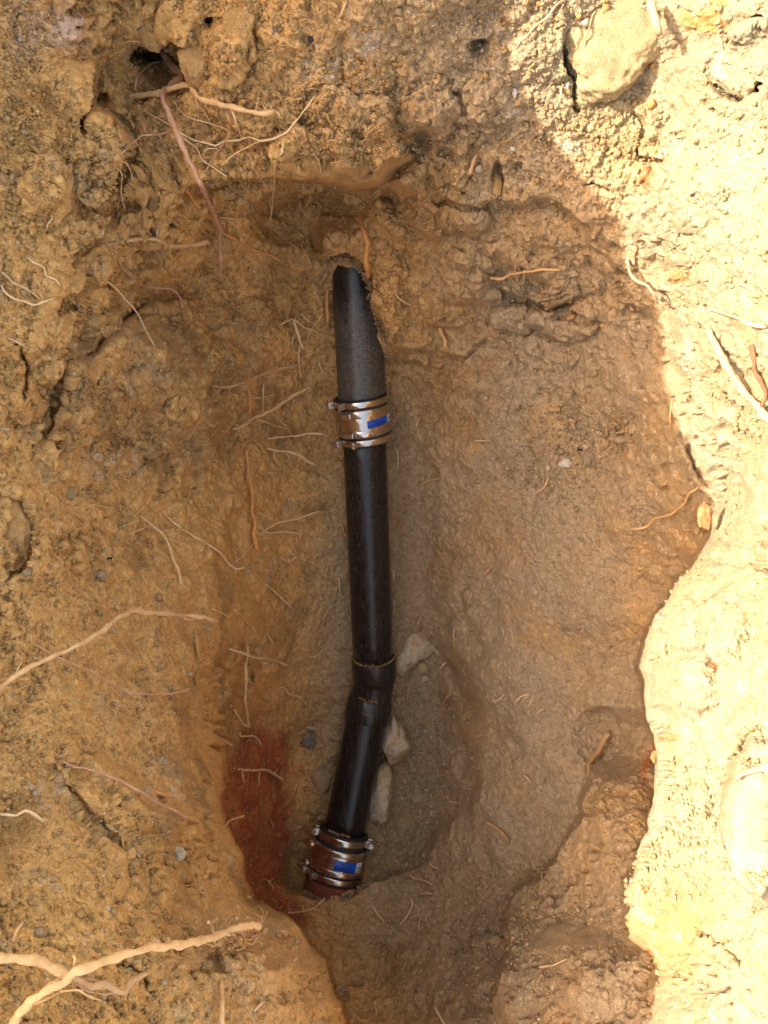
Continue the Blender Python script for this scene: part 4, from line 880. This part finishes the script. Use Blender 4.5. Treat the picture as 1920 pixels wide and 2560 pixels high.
o = root('A', a1, 24, 12, 'brown', 'long reddish brown root hanging down the upper left wall', [([(745,568),(680,580),(610,588),(560,630),(490,700)], 7, 4), ([(775,315),(790,295),(808,268)], 7, 4, 'pale'), ([(950,975),(965,960),(972,985)], 8, 4, 'pale')], lift=.03, ends=(-.01, .02))
a2 = [(560,418),(620,412),(700,398),(770,372),(815,368),(840,395),(860,425),(920,445),(990,460),(1060,478),(1130,492),(1190,478)]
o = root('A', a2, 18, 17, 'tan', 'thick tan root with a frayed tip crossing behind the reddish brown one', [([(850,395),(850,440),(880,480),(910,530)], 6, 4), ([(1000,465),(1020,530),(1045,600)], 7, 4, 'pale'), ([(975,475),(995,520),(1000,545)], 5, 3), ([(1190,478),(1205,500),(1210,535)], 5, 3), ([(1130,495),(1150,460),(1140,440)], 5, 3)], lift=.012)
hairs(o, 'A', [(1090,485),(1190,478)], 10, 55, 3.5)
root('A', [(770,570),(830,600),(900,620),(935,630),(960,610),(1030,605),(1080,592),(1125,607),(1180,600),(1240,570),(1290,510),(1330,460),(1360,415)], 7, 5, 'pale', 'long thin pale root winding right from the middle of the reddish brown one', [([(790,595),(850,640),(875,690),(930,730),(980,765)], 6, 4), ([(940,640),(900,645),(875,658)], 4, 3), ([(935,630),(935,645),(950,650)], 4, 3)])
root('A', [(955,718),(1000,675),(1060,640),(1120,612),(1180,600)], 5, 5, 'tan', 'thin tan root slanting below the long thin pale one')
root('A', [(470,660),(500,690),(550,710),(570,760),(590,800)], 5, 4, 'pale', 'fine pale root forking in the left wall beside the pale winding one', [([(505,700),(525,760),(522,830),(540,910)], 5, 3), ([(565,760),(575,790),(585,830)], 4, 3)])
root('A', [(1222,600),(1218,660),(1190,685),(1185,780),(1182,850),(1168,950)], 6, 5, 'pale', 'thin pale root hanging straight down from the top wall above the overhang', [([(1185,820),(1170,880),(1180,912)], 4, 3)], lift=.012)
a8 = [(480,1050),(540,1040),(620,1032),(680,1035),(720,1055),(760,1062),(830,1055),(900,1045)]
o = root('A', a8, 10, 18, 'tan', 'cut tan root lying sideways in the left wall under the hanging one', [([(680,1028),(680,990),(710,945),(750,925),(810,942)], 6, 4, 'pale'), ([(697,1055),(700,1100),(695,1150)], 6, 3, 'pale'), ([(650,1035),(655,1060),(670,1050)], 5, 3)], lift=.012, ends=(-.004, .015)); hairs(o, 'A', [(480,1050),(560,1040)], 9, 60, 3)
root('A', [(810,825),(840,870),(880,910),(920,950),(955,1000),(1010,1030),(1070,1060),(1110,1085),(1170,1105),(1230,1140)], 13, 6, 'orange', 'orange brown root crossing the lower end of the reddish brown one', [([(850,895),(870,940),(880,975)], 4, 3)])
root('A', [(940,940),(1010,945),(1050,945),(1088,958)], 5, 3, 'tan', 'hair thin root right of the lower end of the reddish brown one')
root('A', [(1560,925),(1568,990),(1585,1050),(1580,1110),(1590,1195)], 15, 16, 'orange', 'orange root hanging over the buried top of the pipe', [([(1590,1170),(1610,1165),(1620,1175)], 5, 4), ([(1588,1185),(1580,1205)], 6, 3, 'pale')], lift=.015, ends=(-.01, .03))
root('A', [(220,920),(225,945),(205,970),(200,995)], 5, 4, 'pale', 'short fine pale root in the far left wall near the cut tan root')
root('A', [(1500,0),(1480,45),(1465,80)], 6, 6, 'tan', 'short tan root dangling at the top edge')
root('A', [(750,430),(780,480),(830,515),(900,530),(985,562)], 5, 3, 'pale', 'very fine pale root sagging between the two big upper roots')
root('A', [(600,465),(680,510),(740,545)], 4, 3, 'pale', 'very fine pale root left of the reddish brown one near its top')
root('A', [(990,370),(995,470),(1000,520),(985,590),(910,700),(880,750)], 5, 4, 'brown', 'thin reddish root running down behind the thick tan one')
root('A', [(1345,660),(1375,690),(1385,735),(1400,750)], 4, 3, 'pale', 'tiny pale root alone in the middle of the top wall')
root('A', [(595,330),(640,285),(665,270),(700,265)], 5, 3, 'pale', 'curled pale rootlet in the dark hollow at the upper left', [([(595,330),(585,370),(590,400)], 4, 3)])
root('A', [(500,200),(560,180),(620,185)], 4, 3, 'tan', 'fine tan rootlet above left of the dark hollow')
root('A', [(930,885),(970,888),(990,900)], 3, 2, 'tan', 'tiny tan hair left of the overhang')
root('R', [(775,0),(740,30),(700,80),(650,115),(620,155),(595,175),(575,212)], 9, 8, 'white', 'bleached root at the top straddling the edge of the shade', [([(775,0),(785,15)], 5, 3)], lift=.02, ends=(0, .01))
root('R', [(1145,-10),(1165,60),(1180,110),(1195,150)], 28, 26, 'white', 'stout bleached root end lying on the big sunlit boulder', [([(1150,22),(1125,28),(1102,22)], 9, 5)], lift=.015, ends=(.02, .03))
root('R', [(1255,10),(1300,30),(1318,45)], 6, 4, 'white', 'small pale root just right of the big sunlit boulder')
root('R', [(405,665),(385,700),(370,755)], 9, 15, 'wood', 'short splintered reddish stub in the shaded top wall', [([(400,690),(380,720)], 5, 3), ([(395,675),(410,670)], 4, 3)], ends=(0, .012), name='root_stub', cat='root stub')
root('R', [(765,375),(765,410),(750,460)], 8, 7, 'white', 'short bleached root below the white pebble in the sun')
root('R', [(925,30),(900,75),(880,140),(865,210),(830,240),(828,290)], 6, 4, 'wood', 'thin brown root draped over the face of the big sunlit boulder', [([(935,60),(960,110),(965,160)], 3, 2)])
root('R', [(1030,920),(1040,935),(1048,945)], 5, 4, 'pale', 'tiny pale root stub at the shade edge above the grey stone')
root('R', [(40,780),(75,780),(105,786)], 4, 3, 'pale', 'tiny pale hair beside the dark gap above the pipe')
root('R', [(1370,310),(1390,340),(1385,380)], 4, 3, 'tan', 'tiny hair root in the sunlit wall under the bleached root end')
root('Q', [(1050,0),(1060,70),(1090,105),(1140,130),(1165,165),(1185,210)], 11, 9, 'white', 'bleached wavy root hanging at the shade edge on the right', [([(1165,165),(1200,205),(1240,208)], 6, 4)], lift=.03, ends=(0, .03))
root('Q', [(460,95),(510,100),(550,78),(620,68),(690,58),(765,60)], 9, 10, 'tan', 'tan root lying sideways under the ledge right of the pipe', [([(605,75),(605,110),(595,135)], 5, 3), ([(565,72),(570,40),(578,38)], 4, 3), ([(510,100),(520,125)], 4, 3)], lift=.012)
root('Q', [(45,145),(60,180),(110,212)], 6, 4, 'pale', 'small pale root right of the upper dusty pipe')
root('Q', [(240,310),(250,340),(262,365),(265,395)], 9, 13, 'tan', 'short stubby pinkish root standing out of the wall right of the dusty pipe', ends=(0, .012), name='root_stub', cat='root stub')
root('Q', [(1400,320),(1440,400),(1490,490),(1540,570),(1600,640),(1670,715)], 20, 28, 'white', 'thick bleached root running down to the right edge in full sun', [([(1440,400),(1455,440),(1480,450)], 8, 4), ([(1420,350),(1400,380)], 6, 4), ([(1490,500),(1460,560),(1450,620)], 6, 3), ([(1460,440),(1520,460)], 6, 4)], lift=.015)
root('Q', [(1390,225),(1440,240),(1510,262),(1570,290),(1650,308)], 8, 14, 'white', 'bleached root above the thick one near the right edge in full sun', lift=.012)
root('Q', [(1588,385),(1600,440),(1600,490),(1630,540),(1650,600),(1630,660),(1655,690)], 17, 12, 'dark', 'dark brown strand standing for a cast shadow on the bright wall at the right edge', [([(1600,420),(1570,430)], 6, 4), ([(1600,480),(1570,490),(1568,530)], 6, 4), ([(1615,500),(1650,480)], 5, 3), ([(1600,400),(1620,390)], 5, 3)], lift=.004, ends=(0, 0))  # dark tube laid in place of a root's cast shadow
root('Q', [(1375,985),(1320,1030),(1300,1070),(1235,1118),(1180,1131),(1130,1171),(1068,1181)], 9, 7, 'tan', 'thin tan root curving out from under the sunlit rim into the shade')
root('Q', [(1245,620),(1237,680),(1235,750)], 7, 4, 'tan', 'thin pinkish root hanging down beside the sunlit edge')
for k, (p, l) in enumerate([([(155,690),(140,735)], 'tiny straw like root right of the upper coupling'), ([(395,797),(455,800)], 'tiny sideways root on the slope right of the middle pipe'), ([(192,820),(188,855)], 'tiny upright root right of the middle pipe top'),
    ([(50,830),(60,870),(58,930)], 'thin curved root hugging the right side of the middle pipe'), ([(710,955),(690,1000),(640,1030)], 'fine curved root below the white quartz stone'), ([(805,700),(825,750)], 'fine hair above the white quartz stone'), ([(155,990),(200,970),(245,962)], 'fine branching hair on the slope right of the middle pipe')]):
    root('Q', p, 5, 4, 'pale' if k % 2 else 'tan', l)
root('B', [(0,120),(30,165),(70,190),(110,195),(150,215),(190,195),(240,180)], 8, 5, 'pale', 'pale root drooping at the left edge above the crack', [([(110,200),(140,215)], 4, 3)], lift=.012)
root('B', [(0,60),(60,115),(130,150),(175,190)], 5, 4, 'pale', 'thinner pale root just above the drooping one at the left edge')
root('B', [(110,0),(150,30),(190,50),(200,85),(240,100),(262,130)], 6, 7, 'pale', 'wavy pale root above the crack in the left wall')
root('B', [(500,0),(530,50),(580,105),(640,135),(700,138),(750,145),(780,180),(788,225)], 6, 9, 'brown', 'reddish thin root arching over the crumbly mass on the left', lift=.012)
root('B', [(450,95),(500,140),(550,195),(590,240),(620,300),(650,360),(695,435)], 7, 5, 'pale', 'long straight pale root slanting across the crumbly mass on the left', [([(500,125),(525,120)], 4, 3), ([(560,200),(590,200)], 4, 3)], lift=.015)
root('B', [(920,562),(980,568),(1050,545),(1120,515),(1200,490),(1290,472)], 8, 14, 'wood', 'pinkish brown root pointing up towards the dusty pipe', [([(950,575),(900,620),(820,670)], 6, 4), ([(900,610),(895,640)], 3, 2), ([(1110,515),(1100,480),(1098,460)], 4, 3)], lift=.015, ends=(0, .02))
o = root('B', [(1265,270),(1285,320),(1300,380),(1310,400)], 10, 13, 'pale', 'tuft of frayed pale root left of the dusty pipe', [([(1265,270),(1235,285),(1205,302)], 5, 3), ([(1265,272),(1320,310),(1380,330)], 6, 3), ([(1295,390),(1290,440),(1298,530)], 6, 4), ([(1300,250),(1330,280),(1360,290)], 5, 3), ([(1400,250),(1350,310),(1320,380)], 4, 3), ([(1275,330),(1262,380),(1270,420)], 4, 3)], lift=.015, ends=(0, .015)); hairs(o, 'B', [(1270,290),(1310,400)], 8, 60, 3)
root('B', [(1415,145),(1412,200),(1416,290)], 10, 12, 'orange', 'short upright orange root beside the top of the pipe', [([(1416,290),(1410,330),(1395,350)], 3, 2), ([(1412,175),(1390,180)], 4, 3), ([(1415,160),(1440,162)], 4, 3)], ends=(0, .006))
root('B', [(1005,748),(1040,740),(1100,700),(1170,670),(1230,630),(1280,595),(1342,565)], 8, 13, 'tan', 'tan root rising to the right left of the upper coupling', [([(1110,705),(1180,730),(1250,745)], 5, 3), ([(1180,680),(1230,730),(1280,795)], 5, 3)], lift=.02, ends=(0, .035))
root('B', [(1075,570),(1080,620),(1082,690)], 7, 7, 'orange', 'thin upright orange root crossing above the rising tan one')
root('B', [(1090,615),(1140,610),(1200,595)], 4, 3, 'pale', 'fine level hair above the rising tan root', [([(1140,550),(1135,610),(1138,670)], 5, 3)])
root('B', [(1155,790),(1220,782),(1290,775),(1345,765),(1390,770),(1425,778)], 5, 9, 'pale', 'pale root pointing at the lower clamp of the upper coupling', lift=.02, ends=(0, .03))
root('B', [(1150,830),(1200,840),(1245,845),(1290,860),(1330,885),(1368,905)], 7, 9, 'pale', 'pale root slanting down just below the one pointing at the coupling', [([(1180,845),(1195,890),(1210,905)], 4, 3), ([(1240,850),(1255,890)], 4, 2)], lift=.02, ends=(0, .03))
root('B', [(1065,835),(1072,900),(1080,960),(1090,1010),(1090,1106),(1103,1150),(1098,1200),(1112,1270)], 9, 14, 'orange', 'long upright orange root left of the middle pipe', [([(1072,900),(1068,960),(1080,1020)], 5, 3), ([(1095,1080),(1120,1105)], 5, 3)], lift=.012, ends=(0, .015))
root('B', [(1375,450),(1390,490),(1415,520)], 6, 4, 'pale', 'small pale root close left of the dusty pipe')
root('B', [(1040,750),(1100,800),(1140,840)], 4, 3, 'tan', 'fine hair running down from the rising tan root')
root('B', [(-10,745),(20,748),(52,752)], 9, 8, 'white', 'short white root tip at the left edge beside the crack')
root('B', [(360,1100),(400,1075),(460,1085),(490,1095)], 4, 3, 'tan', 'fine curved hair on the left wall below the round stone')
root('B', [(555,1050),(560,1085),(585,1105)], 4, 3, 'tan', 'fine short hair in the left wall right of the curved one')
root('B', [(20,350),(75,370),(120,400)], 5, 3, 'pale', 'fine pale root across the black lump at the left edge')
e1 = [(-10,775),(60,715),(130,670),(220,630),(330,580),(400,540),(460,500),(510,455),(580,430),(700,438),(800,448),(890,457),(935,472)]
root('E', e1, 16, 15, 'tan', 'long tan root sweeping in from the left edge and bending right', [([(700,432),(600,415),(540,412)], 5, 3), ([(790,455),(830,470),(860,490),(925,515)], 7, 5), ([(500,398),(510,420),(520,440)], 5, 4), ([(410,535),(440,545),(465,532)], 5, 3), ([(440,545),(455,552)], 3, 2), ([(620,440),(640,460)], 4, 3), ([(870,460),(895,480)], 4, 3)], lift=.05, ends=(.005, .04))
root('E', [(120,555),(200,600),(280,640),(400,690),(480,740),(560,778),(650,790),(740,785),(820,768)], 6, 8, 'brown', 'thin reddish root passing under the long sweeping tan one', [([(740,790),(755,810)], 4, 3), ([(515,738),(580,760)], 3, 2), ([(790,772),(820,764)], 8, 6, 'pale')], lift=.015)
root('E', [(580,0),(640,45),(700,90),(730,140),(750,200),(770,250),(780,312)], 5, 9, 'pale', 'pale branched root hanging in the middle of the left wall', [([(640,60),(570,90)], 4, 2), ([(720,100),(780,90)], 4, 2), ([(730,120),(805,140)], 4, 2), ([(600,40),(510,70)], 3, 2), ([(740,130),(768,160)], 3, 2)], lift=.012)
root('E', [(690,-10),(750,45),(800,80),(860,120),(900,140),(950,175),(990,225),(1020,245),(1060,240)], 6, 8, 'pale', 'long pale root slanting down to the right across the left wall', [([(1015,245),(1018,275)], 5, 3), ([(1000,235),(970,240)], 3, 2)], lift=.012)
root('E', [(1120,100),(1160,70),(1210,45),(1290,25),(1380,-5)], 5, 7, 'pale', 'pale root rising to the right close to the middle pipe', [([(1115,0),(1160,25),(1210,42)], 6, 4), ([(1330,20),(1380,5),(1420,-5)], 12, 8, 'wood')], lift=.015, ends=(0, .02))
root('E', [(1110,50),(1160,90),(1220,85),(1288,92)], 5, 8, 'pale', 'pale root lying level just below the rising one by the middle pipe')
root('E', [(1090,140),(1050,190),(1015,215)], 5, 4, 'pale', 'fine pale root linking the upright orange root and the slanting one')
root('E', [(1145,312),(1200,355),(1230,385),(1258,412)], 6, 8, 'pale', 'short pale root alone left of the middle pipe')
root('E', [(1245,200),(1255,230)], 5, 4, 'pale', 'small forked pale root above the short lone one', [([(1285,190),(1250,215),(1220,200)], 5, 3)])
root('E', [(990,592),(1050,610),(1100,628),(1160,635),(1240,662)], 8, 9, 'pale', 'pale root lying across the dark hollow at lower left', [([(1155,655),(1125,650)], 4, 3)], lift=.02)
root('E', [(1060,565),(1070,600),(1062,660),(1065,720),(1058,800),(1068,880),(1075,930)], 8, 8, 'pale', 'upright pale root crossing the level one over the dark hollow', [([(1062,655),(1045,650)], 4, 3), ([(1078,930),(1040,915)], 5, 3)], lift=.03)
root('E', [(1010,420),(1060,470),(1090,500),(1120,555)], 7, 5, 'tan', 'thin tan root slanting above the dark hollow')
root('E', [(915,418),(960,440),(990,455)], 6, 4, 'pale', 'short thin root right of the tip of the long sweeping one')
root('E', [(1155,525),(1170,555),(1190,578)], 9, 8, 'wood', 'stubby reddish root above right of the dark hollow', [([(1150,500),(1180,495),(1210,488)], 4, 3), ([(1180,545),(1185,500)], 4, 3)])
root('E', [(1180,775),(1225,755),(1250,790),(1300,800),(1325,835)], 5, 5, 'pale', 'fine zigzag root left of the pipe bend')
root('E', [(1035,955),(1045,970),(1100,970),(1130,1005)], 7, 6, 'pale', 'pale rootlet above the red clay patch')
root('E', [(930,965),(970,990),(1005,1010)], 6, 5, 'pale', 'pale rootlet at the edge left of the red clay patch')
root('E', [(1355,905),(1370,945),(1395,990)], 7, 5, 'white', 'small tuft of white split root left of the lower pipe', [([(1320,930),(1355,935),(1385,937)], 11, 8), ([(1340,935),(1370,950)], 5, 4)], ends=(.004, .004))
root('E', [(1010,850),(1040,900),(1078,930)], 5, 4, 'pale', 'fine root meeting the foot of the upright one')
root('E', [(60,720),(75,680),(100,635)], 6, 4, 'pale', 'short pale twig rising above the root at the left edge')
root('E', [(1480,50),(1485,80),(1490,112)], 6, 4, 'orange', 'small orange root touching the left side of the middle pipe')
root('E', [(1465,280),(1470,350),(1485,375)], 4, 3, 'pale', 'fine hair left of the middle pipe below the small orange one')
root('E', [(1390,395),(1380,430),(1360,450)], 4, 3, 'pale', 'fine hair left of the lower middle pipe'); root('E', [(1120,880),(1150,900)], 4, 3, 'pale', 'tiny hair above the red clay beside the upright root')
root('E', [(1340,630),(1370,620),(1395,595)], 4, 3, 'pale', 'tiny hair left of the rim of the bend'); root('E', [(690,1080),(705,1055)], 4, 3, 'pale', 'tiny hair high in the lower left shoulder')
root('E', [(595,820),(620,850)], 4, 3, 'pale', 'tiny hair below the thin reddish root'); root('E', [(690,330),(715,388)], 4, 3, 'pale', 'tiny hair above the bend of the long sweeping root')
root('E', [(265,1075),(320,1100),(360,1106),(450,1131),(520,1161),(590,1201),(650,1236),(720,1276),(770,1301),(810,1326)], 7, 10, 'brown', 'thin reddish brown root crossing the lower left wall', [([(650,1236),(720,1274),(800,1318)], 6, 5, 'pale'), ([(775,1303),(808,1310)], 4, 3)], lift=.02, ends=(0, .015))
f1 = [(50,1125),(80,1060),(130,1010),(190,965),(260,935),(320,885),(400,855),(480,825),(560,800),(650,775),(730,770),(800,760),(870,745),(930,725),(1000,700),(1060,680),(1125,680)]
o = root('F', f1, 32, 22, 'tan', 'thickest root, pale tan with a shredded tip, reaching over the pit at lower left', [([(225,790),(222,810),(220,832)], 5, 4), ([(320,800),(322,830),(316,870)], 12, 8), ([(316,880),(345,862),(370,850)], 8, 4), ([(270,900),(220,925),(200,940)], 6, 4), ([(150,1020),(200,1000),(260,965)], 8, 7), ([(260,965),(340,960),(380,985),(440,1005)], 9, 6)], lift=.07, ends=(.03, .15))
for q, w in [([(900,665),(922,685),(920,712)], 9), ([(1025,650),(1020,670),(1045,680)], 7), ([(1070,645),(1085,665),(1070,690)], 7), ([(1110,680),(1140,655),(1155,618)], 5), ([(985,720),(1020,722),(1045,742)], 9), ([(915,738),(935,760),(955,772)], 7), ([(1095,680),(1130,692)], 9), ([(930,745),(960,735),(955,765)], 6), ([(1060,690),(1090,700),(1120,690)], 6), ([(1030,690),(1035,655),(1055,648)], 6)]:
    sweep(lay_points('F', q, w, w*.5, .01, (.165, .17)), 'bark_shred', RM['pale'], o)
for k in range(34):
    t = RR.random() ** .6; x = 905 + 225*t; y = 735 - 58*t + RR.uniform(-8, 8); sd = RR.choice((-1, 1)); L = RR.uniform(40, 85); q = [(x, y)]; a = sd * RR.uniform(.5, 1.3) + RR.choice((0, 0, .6, 3.0))
    for s_ in range(4): q.append((q[-1][0] + math.cos(a)*L/3, q[-1][1] + math.sin(a)*L/3)); a += sd * RR.uniform(.2, .9)
    sweep(lay_points('F', q, RR.uniform(4, 8), 2.5, .006, (.155, .165)), 'bark_shred', RM[RR.choice(('pale', 'tan'))], o)
root('F', [(-10,818),(60,825),(130,825),(200,845),(250,870),(292,900)], 34, 30, 'tan', 'thick tan root joining the thickest one from the left edge', lift=.02, ends=(.05, .04))
o = root('F', [(300,905),(350,920),(400,945),(450,930),(500,955),(540,970),(560,930),(590,905),(640,885)], 22, 18, 'wood', 'brown knobbly fibrous root under the thickest one', [([(330,930),(380,965),(450,975),(520,975)], 9, 6), ([(340,910),(400,915),(460,940)], 8, 6), ([(370,935),(430,955),(500,945)], 8, 6)], lift=.02, ends=(.02, .03)); hairs(o, 'F', [(300,905),(400,945),(540,965)], 10, 70, 5, 'wood')
root('F', [(50,770),(60,735),(75,700),(100,665)], 5, 10, 'tan', 'tan twig rising above the thick root at the left edge')
root('F', [(-5,200),(70,205),(110,185),(150,205),(185,230),(197,212)], 11, 8, 'pale', 'wavy pale root low at the left edge', lift=.012)
root('F', [(955,920),(960,990),(960,1120)], 14, 16, 'tan', 'upright tan root at the bottom edge left of centre', ends=(0, .01))
root('F', [(1090,1062),(1115,1035),(1142,1008)], 7, 6, 'pale', 'small slanting pale root on the shoulder right of the upright tan one')
root('F', [(975,248),(1000,225),(1055,207)], 6, 9, 'pale', 'pale root poking out over the red clay', [([(985,240),(972,252)], 4, 3)], ends=(0, .02))
root('F', [(1030,5),(1090,10),(1150,8),(1190,30),(1222,50)], 7, 9, 'pale', 'pale arched root over the top of the red clay', [([(1045,15),(1055,65)], 5, 3), ([(1120,15),(1118,75)], 5, 3), ([(1190,20),(1200,0)], 4, 3)], lift=.015)
root('F', [(1245,625),(1300,620),(1350,608),(1380,585),(1405,562)], 5, 7, 'pale', 'pale forked root on the pit floor below the clay pipe', [([(1310,620),(1308,595)], 5, 3), ([(1350,610),(1385,615)], 4, 3)], lift=.012)
root('F', [(660,95),(700,112),(735,125)], 8, 13, 'orange', 'short orange root stub in the lower left wall', name='root_stub', cat='root stub')
root('F', [(1160,190),(1172,225),(1185,265)], 4, 3, 'tan', 'fine hair in the red clay')
o = root('F', [(1165,505),(1160,490),(1180,480)], 4, 3, 'pale', 'tiny whiskery tuft low in the red clay'); hairs(o, 'F', [(1165,500),(1165,485)], 6, 38, 2.5)
root('F', [(1612,600),(1630,630),(1658,662)], 6, 4, 'pale', 'small straight root right of the clay pipe end'); root('F', [(1270,835),(1285,815)], 5, 4, 'pale', 'tiny hair on the shoulder below the pale forked root')
for p, w, l in [([(460,240),(445,258),(430,275)], 9, 'splinter of root on the slope right of the middle pipe'), ([(160,450),(152,472),(140,495)], 10, 'splinter of root above the flat tan slab'), ([(205,295),(222,300),(215,320)], 4, 'tiny forked hair right of the middle pipe above the slab'), ([(305,500),(300,545),(320,548)], 4, 'fine hooked hair right of the flat tan slab'),
    ([(500,490),(515,512),(518,538)], 4, 'fine upright hair on the bench right of the slab'), ([(195,560),(220,590),(240,620)], 4, 'fine hair at the right tip of the slab'), ([(265,650),(240,680)], 4, 'fine hair below right of the slab'), ([(290,785),(270,805),(252,830)], 7, 'small pale root in the trench side right of the bend'), ([(520,787),(495,810),(468,817)], 5, 'fine pale root on the bench right of the bend'),
    ([(630,790),(595,797),(565,825)], 6, 'arched pale root on the dark bench'), ([(630,800),(610,803),(594,822)], 6, 'smaller arched root beside the arched one on the dark bench'), ([(640,805),(625,842)], 5, 'short upright root under the arched pair'), ([(692,848),(672,858),(655,876)], 5, 'pale root below right of the arched pair'), ([(508,650),(488,668)], 4, 'tiny hair above the arched pair'), ([(40,250),(42,300)], 6, 'tan sliver on the right flank of the middle pipe'), ([(42,375),(40,450)], 7, 'long tan sliver lower on the right flank of the middle pipe'), ([(20,640),(45,612)], 9, 'wood chip at the right flank of the bend')]:
    root('D', p, w, w * .7, 'wood' if w > 6 else 'pale', l)
root('D', [(970,955),(945,1000),(920,1045),(885,1085)], 15, 11, 'wood', 'split piece of root on the shaded slope near the sunlit rim', [([(905,1035),(898,1060)], 7, 5), ([(885,1085),(880,1140)], 5, 4)], ends=(.006, .006))
root('G', [(440,232),(480,255),(515,285),(540,325)], 10, 8, 'wood', 'dark split piece of root on the slope right of the trench end', [([(445,232),(470,262),(520,300)], 6, 4)], ends=(.004, .004))
for p, w, l in [([(197,408),(210,425),(235,435)], 6, 'small pale root at the end of the trench'), ([(115,455),(125,475),(150,480)], 4, 'fine hair at the foot of the trench'), ([(150,480),(180,490),(205,505)], 10, 'tan wood splinter, the upper one of two at the trench foot'), ([(150,545),(180,540),(212,548)], 10, 'tan wood splinter, the lower one of two at the trench foot'),
    ([(115,565),(125,590),(100,640),(65,680)], 5, 'thin curved root on the near slope below the two splinters'), ([(155,650),(152,715)], 4, 'short upright hair right of the curved root on the near slope'), ([(218,1030),(240,1070),(262,1110)], 10, 'pale root at the bottom edge in the middle'), ([(670,860),(740,850),(790,825)], 6, 'pale forked root on the near ledge at lower right'), ([(280,143),(315,150)], 4, 'tiny white hair on the trench side at lower right'), ([(605,30),(640,65)], 4, 'fine hair on the slope left of the split root'), ([(820,240),(832,252)], 4, 'tiny hair at the brow of the ledge')]:
    root('G', p, w, w * .8, 'wood' if w == 10 and p[0][0] < 200 else 'pale', l)
root('G', [(1520,48),(1545,25),(1600,8),(1680,-8)], 18, 26, 'white', 'bleached root lying on top of the huge rounded boulder at the right edge', lift=.01, ends=(.02, .03))
# a curled dry leaf on the near slope
V = []; Fc = []; lx, ly = OFF['F'][0] + 735, OFF['F'][1] + 482; D0 = surf(lx, ly) - .004; nn = 14
rim = [(1 + .38 * abs(math.sin(2.5 * 2 * math.pi * i / 36)) + .12 * math.sin(i * 1.9)) for i in range(36)]
c0 = pt(lx, ly, D0); V.append(c0)
for ring in (.5, 1.0):
    for i in range(36):
        a = 2 * math.pi * i / 36; r = .010 * ring * (rim[i] if ring == 1 else 1); V.append(c0 + Vector((math.cos(a) * r * 1.1, math.sin(a) * r, .004 * math.sin(3 * a) * ring + .003 * ring)))
for i in range(36): j = (i + 1) % 36; Fc += [(0, 1 + i, 1 + j), (1 + i, 37 + i, 37 + j, 1 + j)]
leaf = link('dry_leaf', mesh_of('dry_leaf', V, Fc), plain('dry_leaf', (.42, .27, .16), .8)); sl = leaf.modifiers.new('t', 'SOLIDIFY'); sl.thickness = .0006
tag(leaf, 'small crumpled dry leaf on the near slope at the bottom', 'leaf')
for g_ in [o for o in C.objects if o.get('category') == 'root' and not o.get('group')]: g_['group'] = 'roots sticking out of the pit walls'

# the finest root hairs, too many and too small to count
def hair_mass(n, seed):
    R = random.Random(seed); V = []; Fc = []; spots = [(330,330,230,190),(280,760,260,200),(600,900,110,260),(560,1300,150,330),(300,1500,230,300),(250,1950,220,220),(700,300,260,160),(1000,620,220,120),(1000,1550,110,260),(1100,1950,160,160)]
    while n > 0:
        sx, sy, ax, ay = R.choice(spots); x, y = R.gauss(sx, ax*.6), R.gauss(sy, ay*.6)
        if not (5 < x < 1300 and 5 < y < 2200): continue
        n -= 1; a = R.uniform(0, 6.28); st = R.uniform(3, 9); q = []
        for k in range(R.randint(4, 8)):
            D_ = surf(x, y); q.append(pt(x, y, D_ - .002 - .004 * math.sin(k))); a += R.gauss(0, .5); x += math.cos(a)*st; y += math.sin(a)*st
        r = R.uniform(.0005, .0010); b0 = len(V)
        for i, p in enumerate(q):
            t = (q[min(i+1, len(q)-1)] - q[max(i-1, 0)]).normalized(); s = t.cross(Vector((0, 0, 1))).normalized(); u = s.cross(t); rr = r * (1 - .6*i/len(q))
            for j in range(4): V.append(p + (s*math.cos(j*math.pi/2) + u*math.sin(j*math.pi/2))*rr)
        for i in range(len(q)-1):
            for j in range(4): Fc.append((b0+i*4+j, b0+i*4+(j+1) % 4, b0+i*4+4+(j+1) % 4, b0+i*4+4+j))
    return link('root_hairs', mesh_of('root_hairs', V, Fc), RM['tan'])
tag(hair_mass(300, 3), 'finest root hairs scattered over the pit walls', 'root hairs', kind='stuff')
